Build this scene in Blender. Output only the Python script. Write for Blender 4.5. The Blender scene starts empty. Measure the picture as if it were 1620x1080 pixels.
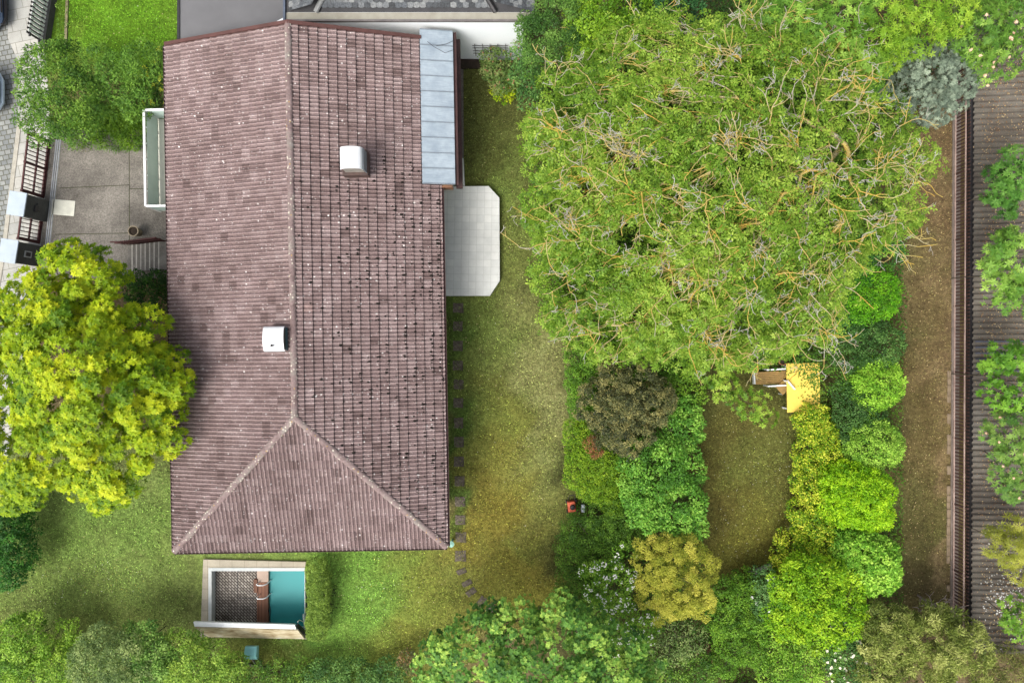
import bpy, bmesh, math, random
import numpy as np
from mathutils import Vector, Matrix

# ---------------------------------------------------------------- camera, sky, sun, exposure
scene = bpy.context.scene
COL = scene.collection
CAMH = 28.0
F = 1080.0
cam_d = bpy.data.cameras.new('camera'); cam = bpy.data.objects.new('camera', cam_d); COL.objects.link(cam)
cam.location = (0, 0, CAMH); cam.rotation_euler = (0, 0, 0)
cam_d.sensor_width = 36; cam_d.lens = 24.0; cam_d.clip_start = 0.5; cam_d.clip_end = 600
scene.camera = cam

SUN_EL, SUN_AZ = 55, 222          # azimuth clockwise from +Y (north = top of the photo)
w = bpy.data.worlds.new('World'); scene.world = w; w.use_nodes = True
nt = w.node_tree; nt.nodes.clear()
sky = nt.nodes.new('ShaderNodeTexSky'); sky.sky_type = 'NISHITA'; sky.sun_disc = False
sky.sun_elevation = math.radians(SUN_EL); sky.sun_rotation = math.radians(SUN_AZ)
sky.air_density = 1.0; sky.dust_density = 6.0; sky.ozone_density = 0.4
bg = nt.nodes.new('ShaderNodeBackground'); bg.inputs[1].default_value = 0.15
wo = nt.nodes.new('ShaderNodeOutputWorld')
hs = nt.nodes.new('ShaderNodeHueSaturation'); hs.inputs['Saturation'].default_value = 0.4   # thin white overcast
nt.links.new(sky.outputs[0], hs.inputs['Color']); nt.links.new(hs.outputs[0], bg.inputs[0]); nt.links.new(bg.outputs[0], wo.inputs[0])
sd = bpy.data.lights.new('sun', 'SUN'); sd.energy = 1.5; sd.angle = math.radians(34); sd.color = (1.0, 0.965, 0.9)
so = bpy.data.objects.new('sun', sd); COL.objects.link(so)
el, az = math.radians(SUN_EL), math.radians(SUN_AZ)
sdir = Vector((math.sin(az) * math.cos(el), math.cos(az) * math.cos(el), math.sin(el)))
so.rotation_euler = sdir.to_track_quat('Z', 'Y').to_euler(); so.location = sdir * 60
scene.view_settings.view_transform = 'Standard'; scene.view_settings.look = 'None'
scene.view_settings.exposure = 0.72; scene.view_settings.gamma = 1.0
scene.render.engine = 'CYCLES'

# ---------------------------------------------------------------- helpers
def P(px, py, z=0.0):
    s = (CAMH - z) / F
    return ((px - 810) * s, (540 - py) * s, z)
def lin(c, k=1.0):
    out = []
    for v in c:
        v = v / 255.0
        out.append(k * (v / 12.92 if v <= 0.04045 else ((v + 0.055) / 1.055) ** 2.4))
    return tuple(out)
def tag(o, label=None, cat=None, group=None, kind=None):
    if label: o['label'] = label
    if cat: o['category'] = cat
    if group: o['group'] = group
    if kind: o['kind'] = kind
    return o
def empty(name, loc=(0, 0, 0), rz=0.0):
    o = bpy.data.objects.new(name, None); COL.objects.link(o)
    o.location = loc; o.rotation_euler = (0, 0, rz); o.empty_display_size = 0.3
    return o
def copy_tree(o, parent=None):
    c = o.copy(); COL.objects.link(c); c.parent = parent
    for ch in list(o.children): copy_tree(ch, c)
    return c
def link(name, me, m, parent=None):
    o = bpy.data.objects.new(name, me); COL.objects.link(o)
    if m is not None: me.materials.append(m)
    if parent is not None: o.parent = parent
    return o
def np_mesh(name, V, Fq):
    """V (n,3), Fq (m,k) faces of constant size k"""
    me = bpy.data.meshes.new(name)
    V = np.asarray(V, dtype=np.float32); Fq = np.asarray(Fq, dtype=np.int32)
    k = Fq.shape[1]
    me.vertices.add(len(V)); me.vertices.foreach_set('co', V.ravel())
    me.loops.add(Fq.size); me.loops.foreach_set('vertex_index', Fq.ravel())
    me.polygons.add(len(Fq)); me.polygons.foreach_set('loop_start', np.arange(0, Fq.size, k, dtype=np.int32))
    me.update(calc_edges=True); me.validate()
    return me

class MB:
    def __init__(s): s.v = []; s.f = []
    def add(s, vs, fs):
        b = len(s.v); s.v += [tuple(v) for v in vs]; s.f += [tuple(i + b for i in f) for f in fs]
    def box(s, x0, x1, y0, y1, z0, z1, rz=0, c=None):
        vs = [(x, y, z) for z in (z0, z1) for (x, y) in ((x0, y0), (x1, y0), (x1, y1), (x0, y1))]
        if rz:
            cx, cy = c if c else ((x0 + x1) / 2, (y0 + y1) / 2)
            ca, sa = math.cos(rz), math.sin(rz)
            vs = [(cx + (x - cx) * ca - (y - cy) * sa, cy + (x - cx) * sa + (y - cy) * ca, z) for x, y, z in vs]
        s.add(vs, [(3, 2, 1, 0), (4, 5, 6, 7), (0, 1, 5, 4), (1, 2, 6, 5), (2, 3, 7, 6), (3, 0, 4, 7)])
        return s
    def prism(s, poly, z0, z1):
        n = len(poly)
        a = sum(poly[i][0] * poly[(i + 1) % n][1] - poly[(i + 1) % n][0] * poly[i][1] for i in range(n))
        if a < 0: poly = poly[::-1]
        vs = [(p[0], p[1], z0) for p in poly] + [(p[0], p[1], z1) for p in poly]
        s.add(vs, [tuple(range(n - 1, -1, -1)), tuple(range(n, 2 * n))] +
              [(i, (i + 1) % n, n + (i + 1) % n, n + i) for i in range(n)])
        return s
    def tube(s, pts, r, n=8, cap=True):
        pts = [Vector(p) for p in pts]; rs = r if isinstance(r, (list, tuple)) else [r] * len(pts)
        rings = []
        for i, p in enumerate(pts):
            d = (pts[min(i + 1, len(pts) - 1)] - pts[max(i - 1, 0)]).normalized()
            a = d.cross(Vector((0, 0, 1)))
            if a.length < 0.05: a = d.cross(Vector((1, 0, 0)))
            a.normalize(); b = d.cross(a).normalized()
            rings.append([p + rs[i] * (math.cos(t) * a + math.sin(t) * b) for t in [2 * math.pi * k / n for k in range(n)]])
        vs = [v for rg in rings for v in rg]; fs = []
        for i in range(len(pts) - 1):
            for k in range(n):
                fs.append((i * n + k, i * n + (k + 1) % n, (i + 1) * n + (k + 1) % n, (i + 1) * n + k))
        if cap:
            fs.append(tuple(range(n - 1, -1, -1))); fs.append(tuple((len(pts) - 1) * n + k for k in range(n)))
        s.add(vs, fs); return s
    def lathe(s, c, prof, n=24):
        vs = []; fs = []
        for (r, z) in prof:
            vs += [(c[0] + r * math.cos(2 * math.pi * k / n), c[1] + r * math.sin(2 * math.pi * k / n), c[2] + z) for k in range(n)]
        for i in range(len(prof) - 1):
            for k in range(n):
                fs.append((i * n + k, i * n + (k + 1) % n, (i + 1) * n + (k + 1) % n, (i + 1) * n + k))
        fs.append(tuple(range(n - 1, -1, -1))); fs.append(tuple((len(prof) - 1) * n + k for k in range(n)))
        s.add(vs, fs); return s
    def build(s, name, m, parent=None, bevel=0.0, smooth=False):
        me = bpy.data.meshes.new(name); me.from_pydata(s.v, [], s.f); me.update()
        bm = bmesh.new(); bm.from_mesh(me)
        bmesh.ops.recalc_face_normals(bm, faces=bm.faces)
        if bevel:
            bmesh.ops.bevel(bm, geom=[e for e in bm.edges if len(e.link_faces) == 2 and e.calc_face_angle(0) > 0.5],
                            offset=bevel, segments=2, affect='EDGES', profile=0.6)
        bm.to_mesh(me); bm.free()
        if smooth: me.polygons.foreach_set('use_smooth', [True] * len(me.polygons))
        return link(name, me, m, parent)

def N(nt, t, **kw):
    n = nt.nodes.new(t)
    for k, v in kw.items():
        if k in ('operation', 'blend_type', 'data_type', 'attribute_name', 'feature', 'distance', 'noise_dimensions', 'wave_type', 'bands_direction'): setattr(n, k, v)
        else: n.inputs[k].default_value = v
    return n
def newmat(name, rough=0.8, spec=0.3, metal=0.0):
    m = bpy.data.materials.new(name); m.use_nodes = True
    b = m.node_tree.nodes['Principled BSDF']
    b.inputs['Roughness'].default_value = rough; b.inputs['Specular IOR Level'].default_value = spec
    b.inputs['Metallic'].default_value = metal
    return m, m.node_tree, b
def ramp(nt, fac, stops):
    r = nt.nodes.new('ShaderNodeValToRGB'); e = r.color_ramp.elements
    while len(e) < len(stops): e.new(0.5)
    for i, (p, c) in enumerate(stops):
        e[i].position = p; e[i].color = (*c, 1) if len(c) == 3 else c
    nt.links.new(fac, r.inputs[0]); return r.outputs[0]
def mixc(nt, fac, a, b, mode='MIX'):
    m = nt.nodes.new('ShaderNodeMix'); m.data_type = 'RGBA'; m.blend_type = mode
    for sock, v in ((m.inputs[0], fac), (m.inputs[6], a), (m.inputs[7], b)):
        if hasattr(v, 'is_output'): nt.links.new(v, sock)
        elif isinstance(v, (int, float)): sock.default_value = v
        else: sock.default_value = (*v, 1)
    return m.outputs[2]
def coord(nt, scale=(1, 1, 1), rz=0):
    tc = nt.nodes.new('ShaderNodeTexCoord'); mp = nt.nodes.new('ShaderNodeMapping')
    mp.inputs['Scale'].default_value = scale; mp.inputs['Rotation'].default_value = (0, 0, rz)
    nt.links.new(tc.outputs['Object'], mp.inputs['Vector']); return mp.outputs[0]
def noise(nt, co, scale, detail=4, rough=0.55):
    n = nt.nodes.new('ShaderNodeTexNoise'); n.inputs['Scale'].default_value = scale
    n.inputs['Detail'].default_value = detail; n.inputs['Roughness'].default_value = rough
    nt.links.new(co, n.inputs['Vector']); return n.outputs['Fac']
def bump(nt, b, h, strength=0.4, dist=0.02):
    n = nt.nodes.new('ShaderNodeBump'); n.inputs['Strength'].default_value = strength; n.inputs['Distance'].default_value = dist
    nt.links.new(h, n.inputs['Height']); nt.links.new(n.outputs[0], b.inputs['Normal'])
def specks(nt, co, scale, thr, size=0.25):
    """0/1 mask of scattered dots"""
    v = nt.nodes.new('ShaderNodeTexVoronoi'); v.inputs['Scale'].default_value = scale
    nt.links.new(co, v.inputs['Vector'])
    a = N(nt, 'ShaderNodeMath', operation='LESS_THAN'); nt.links.new(v.outputs['Distance'], a.inputs[0]); a.inputs[1].default_value = size
    sp = nt.nodes.new('ShaderNodeSeparateColor'); nt.links.new(v.outputs['Color'], sp.inputs[0])
    c = N(nt, 'ShaderNodeMath', operation='LESS_THAN'); nt.links.new(sp.outputs[0], c.inputs[0]); c.inputs[1].default_value = thr
    d = N(nt, 'ShaderNodeMath', operation='MULTIPLY'); nt.links.new(a.outputs[0], d.inputs[0]); nt.links.new(c.outputs[0], d.inputs[1])
    return d.outputs[0]

_mc = {}
def pm(name, c1, c2=None, scale=3.0, rough=0.8, spec=0.3, metal=0.0, bmp=0.3, fine=60.0, k=1.0, amp=0.25, dist=0.01):
    """weathered plain material: two tones by noise and a fine grain"""
    if name in _mc: return _mc[name]
    m, t, b = newmat(name, rough, spec, metal)
    c1 = lin(c1, k); c2 = lin(c2, k) if c2 else tuple(x * 0.75 for x in c1)
    co = coord(t)
    base = ramp(t, noise(t, co, scale, 6, 0.6), [(0.32, c1), (0.68, c2)])
    g = noise(t, co, fine, 3, 0.6)
    lo, hi = 1 - amp, 1 + amp
    gr = ramp(t, g, [(0.3, (lo, lo, lo)), (0.7, (hi, hi, hi))])
    t.links.new(mixc(t, 1.0, base, gr, 'MULTIPLY'), b.inputs['Base Color'])
    if bmp: bump(t, b, g, bmp, dist)
    _mc[name] = m; return m

def leafmat(name, dark, mid, light, trans=0.28, rough=0.55, k=0.85):
    if name in _mc: return _mc[name]
    m, t, b = newmat(name, rough, 0.25)
    at = N(t, 'ShaderNodeAttribute', attribute_name='tone')
    q = lambda c_: (c_[0], c_[1], c_[2] * (.84 if c_[1] > c_[0] + 8 and c_[2] < .75 * c_[1] else 1.0))
    c = ramp(t, at.outputs['Fac'], [(0.0, lin(q(dark), k)), (0.5, lin(q(mid), k)), (1.0, lin(q(light), k))])
    t.links.new(c, b.inputs['Base Color'])
    tr = t.nodes.new('ShaderNodeBsdfTranslucent'); t.links.new(c, tr.inputs[0])
    mx = t.nodes.new('ShaderNodeMixShader'); mx.inputs[0].default_value = trans
    out = t.nodes['Material Output']
    t.links.new(b.outputs[0], mx.inputs[1]); t.links.new(tr.outputs[0], mx.inputs[2]); t.links.new(mx.outputs[0], out.inputs[0])
    _mc[name] = m; return m

# ---------------------------------------------------------------- ground colours: real patches of grass, moss and soil
GB = lin((96, 84, 60))
PATCH = [  # px, py, rx, ry, colour, weight
 (150, 900, 230, 130, (112, 122, 66), 1), (60, 960, 120, 70, (96, 100, 50), .8), (30, 930, 30, 90, (80, 68, 48), .8),
 (200, 960, 120, 60, (112, 104, 60), .6), (290, 960, 40, 60, (126, 118, 78), .6), (120, 990, 120, 25, (94, 74, 46), .8), (150, 830, 120, 40, (96, 112, 52), .8),
 (180, 30, 110, 60, (92, 124, 26), 2), (110, 30, 14, 60, (104, 96, 50), .8), (165, 205, 80, 25, (74, 104, 30), 2.5),
 (400, 880, 130, 12, (120, 124, 66), .8), (560, 960, 80, 110, (100, 132, 54), 1.5), (580, 890, 60, 30, (104, 132, 56), 1),
 (660, 960, 70, 80, (120, 106, 48), 1.2), (620, 1030, 50, 60, (112, 104, 42), 1), (640, 1020, 30, 30, (126, 92, 44), .8), (420, 1040, 120, 25, (92, 82, 38), 1.5),
 (770, 170, 50, 90, (74, 64, 36), 1.8), (780, 260, 50, 50, (86, 80, 42), 1.2), (810, 380, 40, 110, (110, 106, 56), 1.2), (805, 300, 20, 60, (92, 108, 50), .7),
 (745, 560, 35, 140, (90, 94, 44), 1.2), (790, 560, 40, 50, (108, 106, 60), .8), (860, 560, 40, 70, (138, 122, 86), 1.3), (885, 640, 30, 60, (146, 128, 94), 1.2), (830, 500, 35, 50, (122, 110, 72), 1),
 (780, 660, 45, 70, (108, 100, 46), 1), (770, 620, 24, 30, (100, 80, 44), .8), (800, 740, 50, 60, (126, 104, 48), 1.2), (850, 800, 45, 70, (122, 108, 58), 1), (780, 830, 50, 70, (124, 94, 38), 1.2),
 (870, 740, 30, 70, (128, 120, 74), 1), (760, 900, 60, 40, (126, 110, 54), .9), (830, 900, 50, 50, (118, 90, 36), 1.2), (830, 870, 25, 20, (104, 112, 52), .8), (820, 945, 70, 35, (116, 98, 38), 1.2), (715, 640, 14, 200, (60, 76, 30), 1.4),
 (1190, 760, 90, 150, (96, 82, 40), 2), (1150, 690, 50, 50, (88, 66, 38), 1.3), (1190, 740, 40, 60, (92, 92, 48), 1.2), (1130, 780, 25, 90, (92, 64, 36), 1.3), (1200, 850, 60, 70, (108, 88, 34), 1.5), (1240, 700, 30, 50, (90, 86, 48), 1), (1250, 840, 25, 80, (84, 64, 42), 1.2),
 (1470, 300, 45, 160, (116, 92, 70), 2), (1470, 520, 45, 160, (104, 86, 60), 2), (1475, 700, 45, 120, (98, 82, 54), 2), (1460, 840, 45, 110, (84, 78, 46), 2), (1500, 700, 12, 300, (138, 112, 88), 1.6), (1440, 600, 20, 60, (76, 66, 36), 1), (1480, 930, 40, 60, (98, 80, 60), 1.4),
 (1455, 420, 30, 50, (94, 90, 52), .9), (1490, 620, 20, 60, (124, 100, 76), .9),
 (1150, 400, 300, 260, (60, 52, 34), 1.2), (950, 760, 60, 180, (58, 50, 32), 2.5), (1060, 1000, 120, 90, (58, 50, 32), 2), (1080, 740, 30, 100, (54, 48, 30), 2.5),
]
_pa = np.array([[p[0], p[1], p[2], p[3], p[5]] for p in PATCH], dtype=np.float64)
def _gshift(p):
    r, g, b = p[4]
    if p[0] > 1425: return (r * .96, g * 1.0, b * .96)
    a = (100, 120, 56) if p[0] < 700 else ((102, 116, 58) if p[0] < 900 else (86, 92, 44))
    if p[1] < 230 and p[0] < 300: a = (88, 116, 36)
    t = .34 if p[0] < 900 else .34
    return (r * (1 - t) + a[0] * t - 3, g * (1 - t) + a[1] * t + 3, b * (1 - t) + a[2] * t)
_pc = np.array([lin(_gshift(p)) for p in PATCH])
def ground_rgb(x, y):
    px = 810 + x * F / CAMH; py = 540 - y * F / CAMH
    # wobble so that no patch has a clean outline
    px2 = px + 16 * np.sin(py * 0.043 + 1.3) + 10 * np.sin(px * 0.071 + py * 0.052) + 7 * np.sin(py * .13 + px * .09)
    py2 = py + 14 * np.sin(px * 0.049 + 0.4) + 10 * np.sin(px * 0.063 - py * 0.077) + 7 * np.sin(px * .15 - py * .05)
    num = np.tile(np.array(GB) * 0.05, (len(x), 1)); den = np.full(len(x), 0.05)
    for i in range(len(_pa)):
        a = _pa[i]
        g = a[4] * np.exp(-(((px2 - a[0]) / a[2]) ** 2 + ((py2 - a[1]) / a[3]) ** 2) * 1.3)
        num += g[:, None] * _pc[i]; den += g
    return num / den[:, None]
def set_rgb(me, rgb):
    a = me.attributes.new('gcol', 'FLOAT_COLOR', 'POINT')
    a.data.foreach_set('color', np.concatenate([rgb, np.ones((len(rgb), 1))], 1).astype(np.float32).ravel())
def ground_mat():
    m, t, b = newmat('turf_and_soil', 0.95, 0.1)
    at = N(t, 'ShaderNodeAttribute', attribute_name='gcol'); co = coord(t)
    n1 = ramp(t, noise(t, co, 1.1, 8, 0.75), [(0.36, (.68, .66, .70)), (0.5, (1, 1, 1)), (0.64, (1.15, 1.22, 1.25))])
    n2 = ramp(t, noise(t, co, 7, 7, 0.85), [(0.34, (.5, .48, .5)), (0.5, (1, 1, 1)), (0.66, (1.6, 1.6, 1.7))])
    g = noise(t, co, 45, 3, 0.8)
    n3 = ramp(t, g, [(0.3, (.38, .38, .38)), (0.7, (1.8, 1.8, 1.75))])
    c = mixc(t, 1.0, mixc(t, 1.0, mixc(t, 1.0, at.outputs['Color'], n1, 'MULTIPLY'), n2, 'MULTIPLY'), n3, 'MULTIPLY')
    pale = specks(t, co, 9, 0.10, 0.20)
    c = mixc(t, pale, c, lin((165, 158, 110)))
    t.links.new(c, b.inputs['Base Color']); bump(t, b, g, 0.8, 0.05)
    return m
MG = ground_mat()
PIT = (P(332, 901)[0], P(484, 901)[0], P(0, 996)[1], P(0, 896)[1])    # pool pit x0,x1,y0,y1
DROP_X = P(1528, 0)[0]                                                  # the neighbour's yard lies lower
def inpoly(x, y, poly):
    r = np.zeros(len(x), bool); n = len(poly)
    for i in range(n):
        x0, y0 = poly[i]; x1, y1 = poly[(i + 1) % n]
        c = ((y0 > y) != (y1 > y)) & (x < (x1 - x0) * (y - y0) / ((y1 - y0) if y1 != y0 else 1e-9) + x0)
        r ^= c
    return r
def sheet(name, xs, ys, z, poly=None, hole=True, relief=0.012):
    X, Y = np.meshgrid(xs, ys); x = X.ravel(); y = Y.ravel()
    zz = np.full(len(x), float(z)) + relief * (np.sin(x * 2.1 + y) * np.sin(y * 1.7 - .6 * x))
    if name == 'ground':
        zz[x > DROP_X] -= 2.4
    nx = len(xs); i = np.arange(len(ys) - 1)[:, None] * nx + np.arange(nx - 1)[None, :]
    i = i.ravel(); f = np.stack([i, i + 1, i + nx + 1, i + nx], 1)
    cx = x[f].mean(1); cy = y[f].mean(1); keep = np.ones(len(f), bool)
    if hole: keep &= ~((cx > PIT[0] - .12) & (cx < PIT[1] + .12) & (cy > PIT[2] - .12) & (cy < PIT[3] + .12))
    if poly is not None: keep &= inpoly(cx, cy, poly)
    f = f[keep]; used = np.unique(f); rm = np.full(len(x), -1); rm[used] = np.arange(len(used)); f = rm[f]
    x, y, zz = x[used], y[used], zz[used]
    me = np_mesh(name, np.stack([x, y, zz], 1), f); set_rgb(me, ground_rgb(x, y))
    o = link(name, me, MG); tag(o, kind='structure'); return o
def px_poly(pts, z=0): return [P(a, b, z)[:2] for a, b in pts]
xs = np.unique(np.concatenate([[-160, -90, -50, -32], np.arange(-24, DROP_X, 0.2), [DROP_X, DROP_X + .02], np.arange(DROP_X + .2, 24, 0.3), [32, 50, 90, 160]]))
ys = np.unique(np.concatenate([[-160, -90, -50, -28], np.arange(-16.5, 16.5, 0.2), [28, 50, 90, 160]]))
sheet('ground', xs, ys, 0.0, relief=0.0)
LAWN_MAIN = px_poly([(-60, 700), (300, 700), (600, 700), (600, 450), (735, 450), (735, 100), (840, 130), (850, 400), (905, 520), (905, 960), (830, 1010), (660, 1090), (-60, 1090)])
LAWN_IN = px_poly([(1105, 600), (1285, 600), (1275, 860), (1225, 905), (1120, 935), (1105, 800)])
LAWN_TOP = px_poly([(108, -40), (300, -40), (300, 240), (90, 240)])
g1 = np.arange(-23, 5, 0.11); g2 = np.arange(-16, 13.5, 0.11)
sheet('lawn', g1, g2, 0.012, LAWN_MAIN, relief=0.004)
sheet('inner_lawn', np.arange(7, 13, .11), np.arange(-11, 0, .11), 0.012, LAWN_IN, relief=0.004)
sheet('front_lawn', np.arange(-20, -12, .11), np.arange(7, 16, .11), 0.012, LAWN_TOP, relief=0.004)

def flat(name, pts, z, m, kind='structure', z0=-0.05):
    mb = MB(); mb.prism(px_poly(pts, z), z0, z); o = mb.build(name, m); tag(o, kind=kind); return o

# ================================================================ STREET SIDE
def brickmat(name, c1, c2, mortar, bw, bh, k=1.0, rz=0.0, msz=0.02, off=0.5, rough=0.85, contrast=0.18, stain=0.2):
    m, t, b = newmat(name, rough, 0.25)
    co = coord(t, rz=rz)
    br = t.nodes.new('ShaderNodeTexBrick'); br.offset = off
    br.inputs['Color1'].default_value = (*lin(c1, k), 1); br.inputs['Color2'].default_value = (*lin(c2, k), 1)
    br.inputs['Mortar'].default_value = (*lin(mortar, k), 1); br.inputs['Scale'].default_value = 1.0
    br.inputs['Mortar Size'].default_value = msz; br.inputs['Brick Width'].default_value = bw; br.inputs['Row Height'].default_value = bh
    br.inputs['Mortar Smooth'].default_value = 0.3
    nd = N(t, 'ShaderNodeTexNoise', Scale=2.5); t.links.new(co, nd.inputs['Vector'])
    md = mixc(t, 0.02, co, nd.outputs['Color'], 'ADD'); t.links.new(md, br.inputs['Vector'])
    g = noise(t, co, 40, 4, 0.7)
    gr = ramp(t, g, [(0.3, (1 - contrast,) * 3), (0.7, (1 + contrast,) * 3)])
    st = ramp(t, noise(t, co, 1.2, 7, 0.7), [(0.35, (1 - stain,) * 3), (0.65, (1.05,) * 3)])
    t.links.new(mixc(t, 1.0, mixc(t, 1.0, br.outputs['Color'], gr, 'MULTIPLY'), st, 'MULTIPLY'), b.inputs['Base Color'])
    bump(t, b, br.outputs['Fac'], -0.5, 0.02)
    return m
M_cobble = brickmat('cobblestone', (150, 152, 148), (120, 124, 124), (96, 96, 86), 0.24, 0.2, 0.9, math.radians(-12), 0.022, 0.5)
M_slab = brickmat('pavement_slabs', (186, 184, 176), (166, 167, 162), (130, 128, 118), 0.62, 0.45, 0.85, math.radians(-12), 0.012, 0.5)
M_drive = pm('driveway_concrete', (134, 129, 121), (92, 88, 82), 0.7, 0.9, fine=22, bmp=0.5, amp=0.4, k=.85)
M_stone = pm('pale_stone', (176, 172, 160), (150, 146, 134), 2.5, 0.9, fine=40, k=.9)
M_whitetile = brickmat('terrace_tiles', (212, 213, 209), (202, 204, 201), (184, 186, 182), 0.30, 0.30, 0.86, math.radians(1), 0.009, 0.0, 0.6, 0.06, 0.13)
M_white = pm('white_paint', (226, 228, 228), (216, 219, 220), 2.0, 0.5, fine=30, bmp=0.05, amp=0.03, k=.95)
M_plaster = pm('white_plaster', (238, 242, 245), (230, 236, 240), 0.8, 0.9, fine=30, bmp=0.15, amp=0.04, k=.95)
M_darkconc = pm('dark_concrete', (92, 92, 90), (74, 74, 72), 2, 0.9, fine=30, k=.8)
M_capzinc = pm('zinc_cap', (176, 188, 200), (160, 172, 184), 2, 0.5, fine=30, amp=.06, k=.9)
M_redmetal = pm('brown_red_metal', (92, 52, 50), (70, 42, 42), 4, 0.6, fine=30, k=.8)
M_darkmetal = pm('dark_metal', (52, 50, 52), (40, 40, 42), 4, 0.5, fine=30, k=.9)
M_galv = pm('galvanised_metal', (170, 174, 178), (140, 144, 150), 6, 0.4, 0.5, 0.4, fine=40, amp=.1)
M_gutter = pm('brown_gutter', (78, 54, 52), (58, 42, 42), 4, 0.6, fine=30, k=.9)
M_bark = pm('bark', (92, 84, 72), (64, 56, 48), 8, 0.95, fine=50, bmp=.6, k=.9)
M_soil = pm('dark_soil', (58, 48, 40), (42, 36, 30), 6, 1.0, fine=40, bmp=.8)

flat('road', [(-420, -300), (30, -300), (14, 0), (12, 60), (30, 100), (28, 190), (2, 400), (-10, 480), (-60, 1400), (-500, 1400)], 0.006, M_cobble)
flat('pavement', [(30, -300), (110, -300), (84, 0), (70, 60), (82, 225), (64, 400), (30, 620), (-20, 900), (-60, 1400), (-80, 1400), (-10, 480), (2, 400), (28, 190), (30, 100), (12, 60), (14, 0)], 0.022, M_slab)
mb = MB()
kl = px_poly([(29, 190), (3, 400), (-10, 480)])
for i in range(len(kl) - 1):
    (x0, y0), (x1, y1) = kl[i], kl[i + 1]
    mb.prism([(x0, y0), (x0 + .17, y0 + .02), (x1 + .17, y1 + .02), (x1, y1)], -0.05, 0.045)
tag(mb.build('kerb', M_stone), kind='structure')

flat('driveway', [(80, 205), (300, 205), (300, 440), (60, 440), (64, 400)], 0.028, M_drive)
# joints of the slabs, sunk lines filled with moss
mb = MB()
for a, b in (((205, 222), (205.5, 432)), ((95, 298), (205, 293)), ((205, 299), (268, 299)), ((88, 371), (205, 369))):
    A = Vector(P(*a)); B_ = Vector(P(*b)); d = (B_ - A).normalized(); n = Vector((-d.y, d.x, 0)) * .014
    mb.prism([(A + n)[:2], (A - n)[:2], (B_ - n)[:2], (B_ + n)[:2]], 0.0, 0.031)
tag(mb.build('slab_joints', pm('joint_moss', (66, 68, 44), (50, 50, 38), 6, 1.0)), kind='structure')
# gate track: strip of steel rails in the driveway
M_track = M_galv
tr = empty('gate_track', P(84, 310)); tag(tr, 'long steel sliding track set in the driveway behind the gates', 'track')
A = Vector(P(94, 222)) - Vector(P(84, 310)); B_ = Vector(P(75, 402)) - Vector(P(84, 310)); d = (B_ - A).normalized(); n = Vector((-d.y, d.x, 0))
for k, (o0, o1, h, mm) in enumerate(((-.12, .12, .034, M_stone), (-.10, -.06, .06, M_galv), (-.02, .02, .065, M_galv), (.06, .10, .06, M_galv))):
    mb = MB(); mb.prism([(A + n * o0)[:2], (A + n * o1)[:2], (B_ + n * o1)[:2], (B_ + n * o0)[:2]], 0.0, h)
    mb.build('track_bed' if k == 0 else 'rail', mm, tr)
# pale slab lying in the driveway
o = MB().prism([(p[0], p[1]) for p in px_poly([(83, 315), (119, 318), (117, 342), (81, 339)], .06)], 0.02, 0.06).build('concrete_slab', pm('pale_concrete', (190, 190, 178), (170, 170, 160), 3, .9, amp=.1), bevel=.006)
tag(o, 'pale rectangular concrete slab lying on the grey driveway behind the gate', 'slab')

def wall_pillar(x0, x1, y0, y1, rz, label, slot):
    cx, cy = (x0 + x1) / 2, (y0 + y1) / 2
    e = empty('gate_pillar', (cx, cy, 0), rz); tag(e, label, 'pillar', 'pillars of the street gates')
    hx, hy = (x1 - x0) / 2, (y1 - y0) / 2
    MB().box(-hx, hx, -hy, hy, 0, 1.34).build('shaft', M_darkconc, e)
    MB().box(-hx - .03, hx + .03, -hy - .03, hy + .03, 1.34, 1.40).build('cap', M_capzinc, e, bevel=.01)
    if slot:
        MB().box(hx, hx + .03, -.13, .13, .55, .95).build('meter_box', M_galv, e, bevel=.01)
        MB().box(hx + .03, hx + .034, -.08, .08, .62, .88).build('box_window', M_darkmetal, e)
    else:
        m2 = MB(); m2.tube([(hx + .04, .2, .75), (hx + .05, .0, .8), (hx + .05, -.1, .6)], .025); m2.box(hx, hx + .07, -.15, .1, .68, .86)
        m2.build('bell_box', M_darkmetal, e, bevel=.01)
    return e
wall_pillar(-19.62, -19.00, 4.93, 5.80, math.radians(-9), 'grey pillar with pale cap between the wide gate and the narrow gate', False)
wall_pillar(-19.95, -19.33, 3.10, 3.95, math.radians(-9), 'grey pillar with a small meter box below the narrow gate', True)

def gate(name, a, b, label, h, leaves):
    A = Vector(P(*a)); B_ = Vector(P(*b)); L = (B_ - A).length; ang = math.atan2(B_.y - A.y, B_.x - A.x)
    e = empty(name, A, ang); tag(e, label, 'gate')
    fr = MB()
    for z in (.10, .62, h): fr.box(0, L, -.028, .028, z - .028, z + .028)
    for x in (.06, L - .06): fr.box(x - .02, x + .02, -.03, .03, .07, h + .03)
    fr.build('frame', M_redmetal, e)
    for i in range(leaves + 1):
        x = L * i / leaves
        MB().box(x - .045, x + .045, -.045, .045, 0, h + .03).build('post', M_redmetal, e)
    for j in range(leaves):
        mb = MB(); n = max(2, int(L / leaves / .16))
        for i in range(1, n):
            x = L * j / leaves + L / leaves * i / n
            mb.box(x - .017, x + .017, -.017, .017, .12, h - .02)
        mb.build('gate_bars', M_redmetal, e)
    MB().box(0, L, -.06, .06, 0.02, .06).build('threshold', M_redmetal, e)
gate('sliding_gate', (79, 225), (69, 312), 'wide brown-red barred gate between the big bush and the upper pillar', 1.25, 2)
gate('garden_gate', (67, 347), (62, 384), 'narrow brown-red barred gate between the two grey pillars', 1.2, 1)
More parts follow.
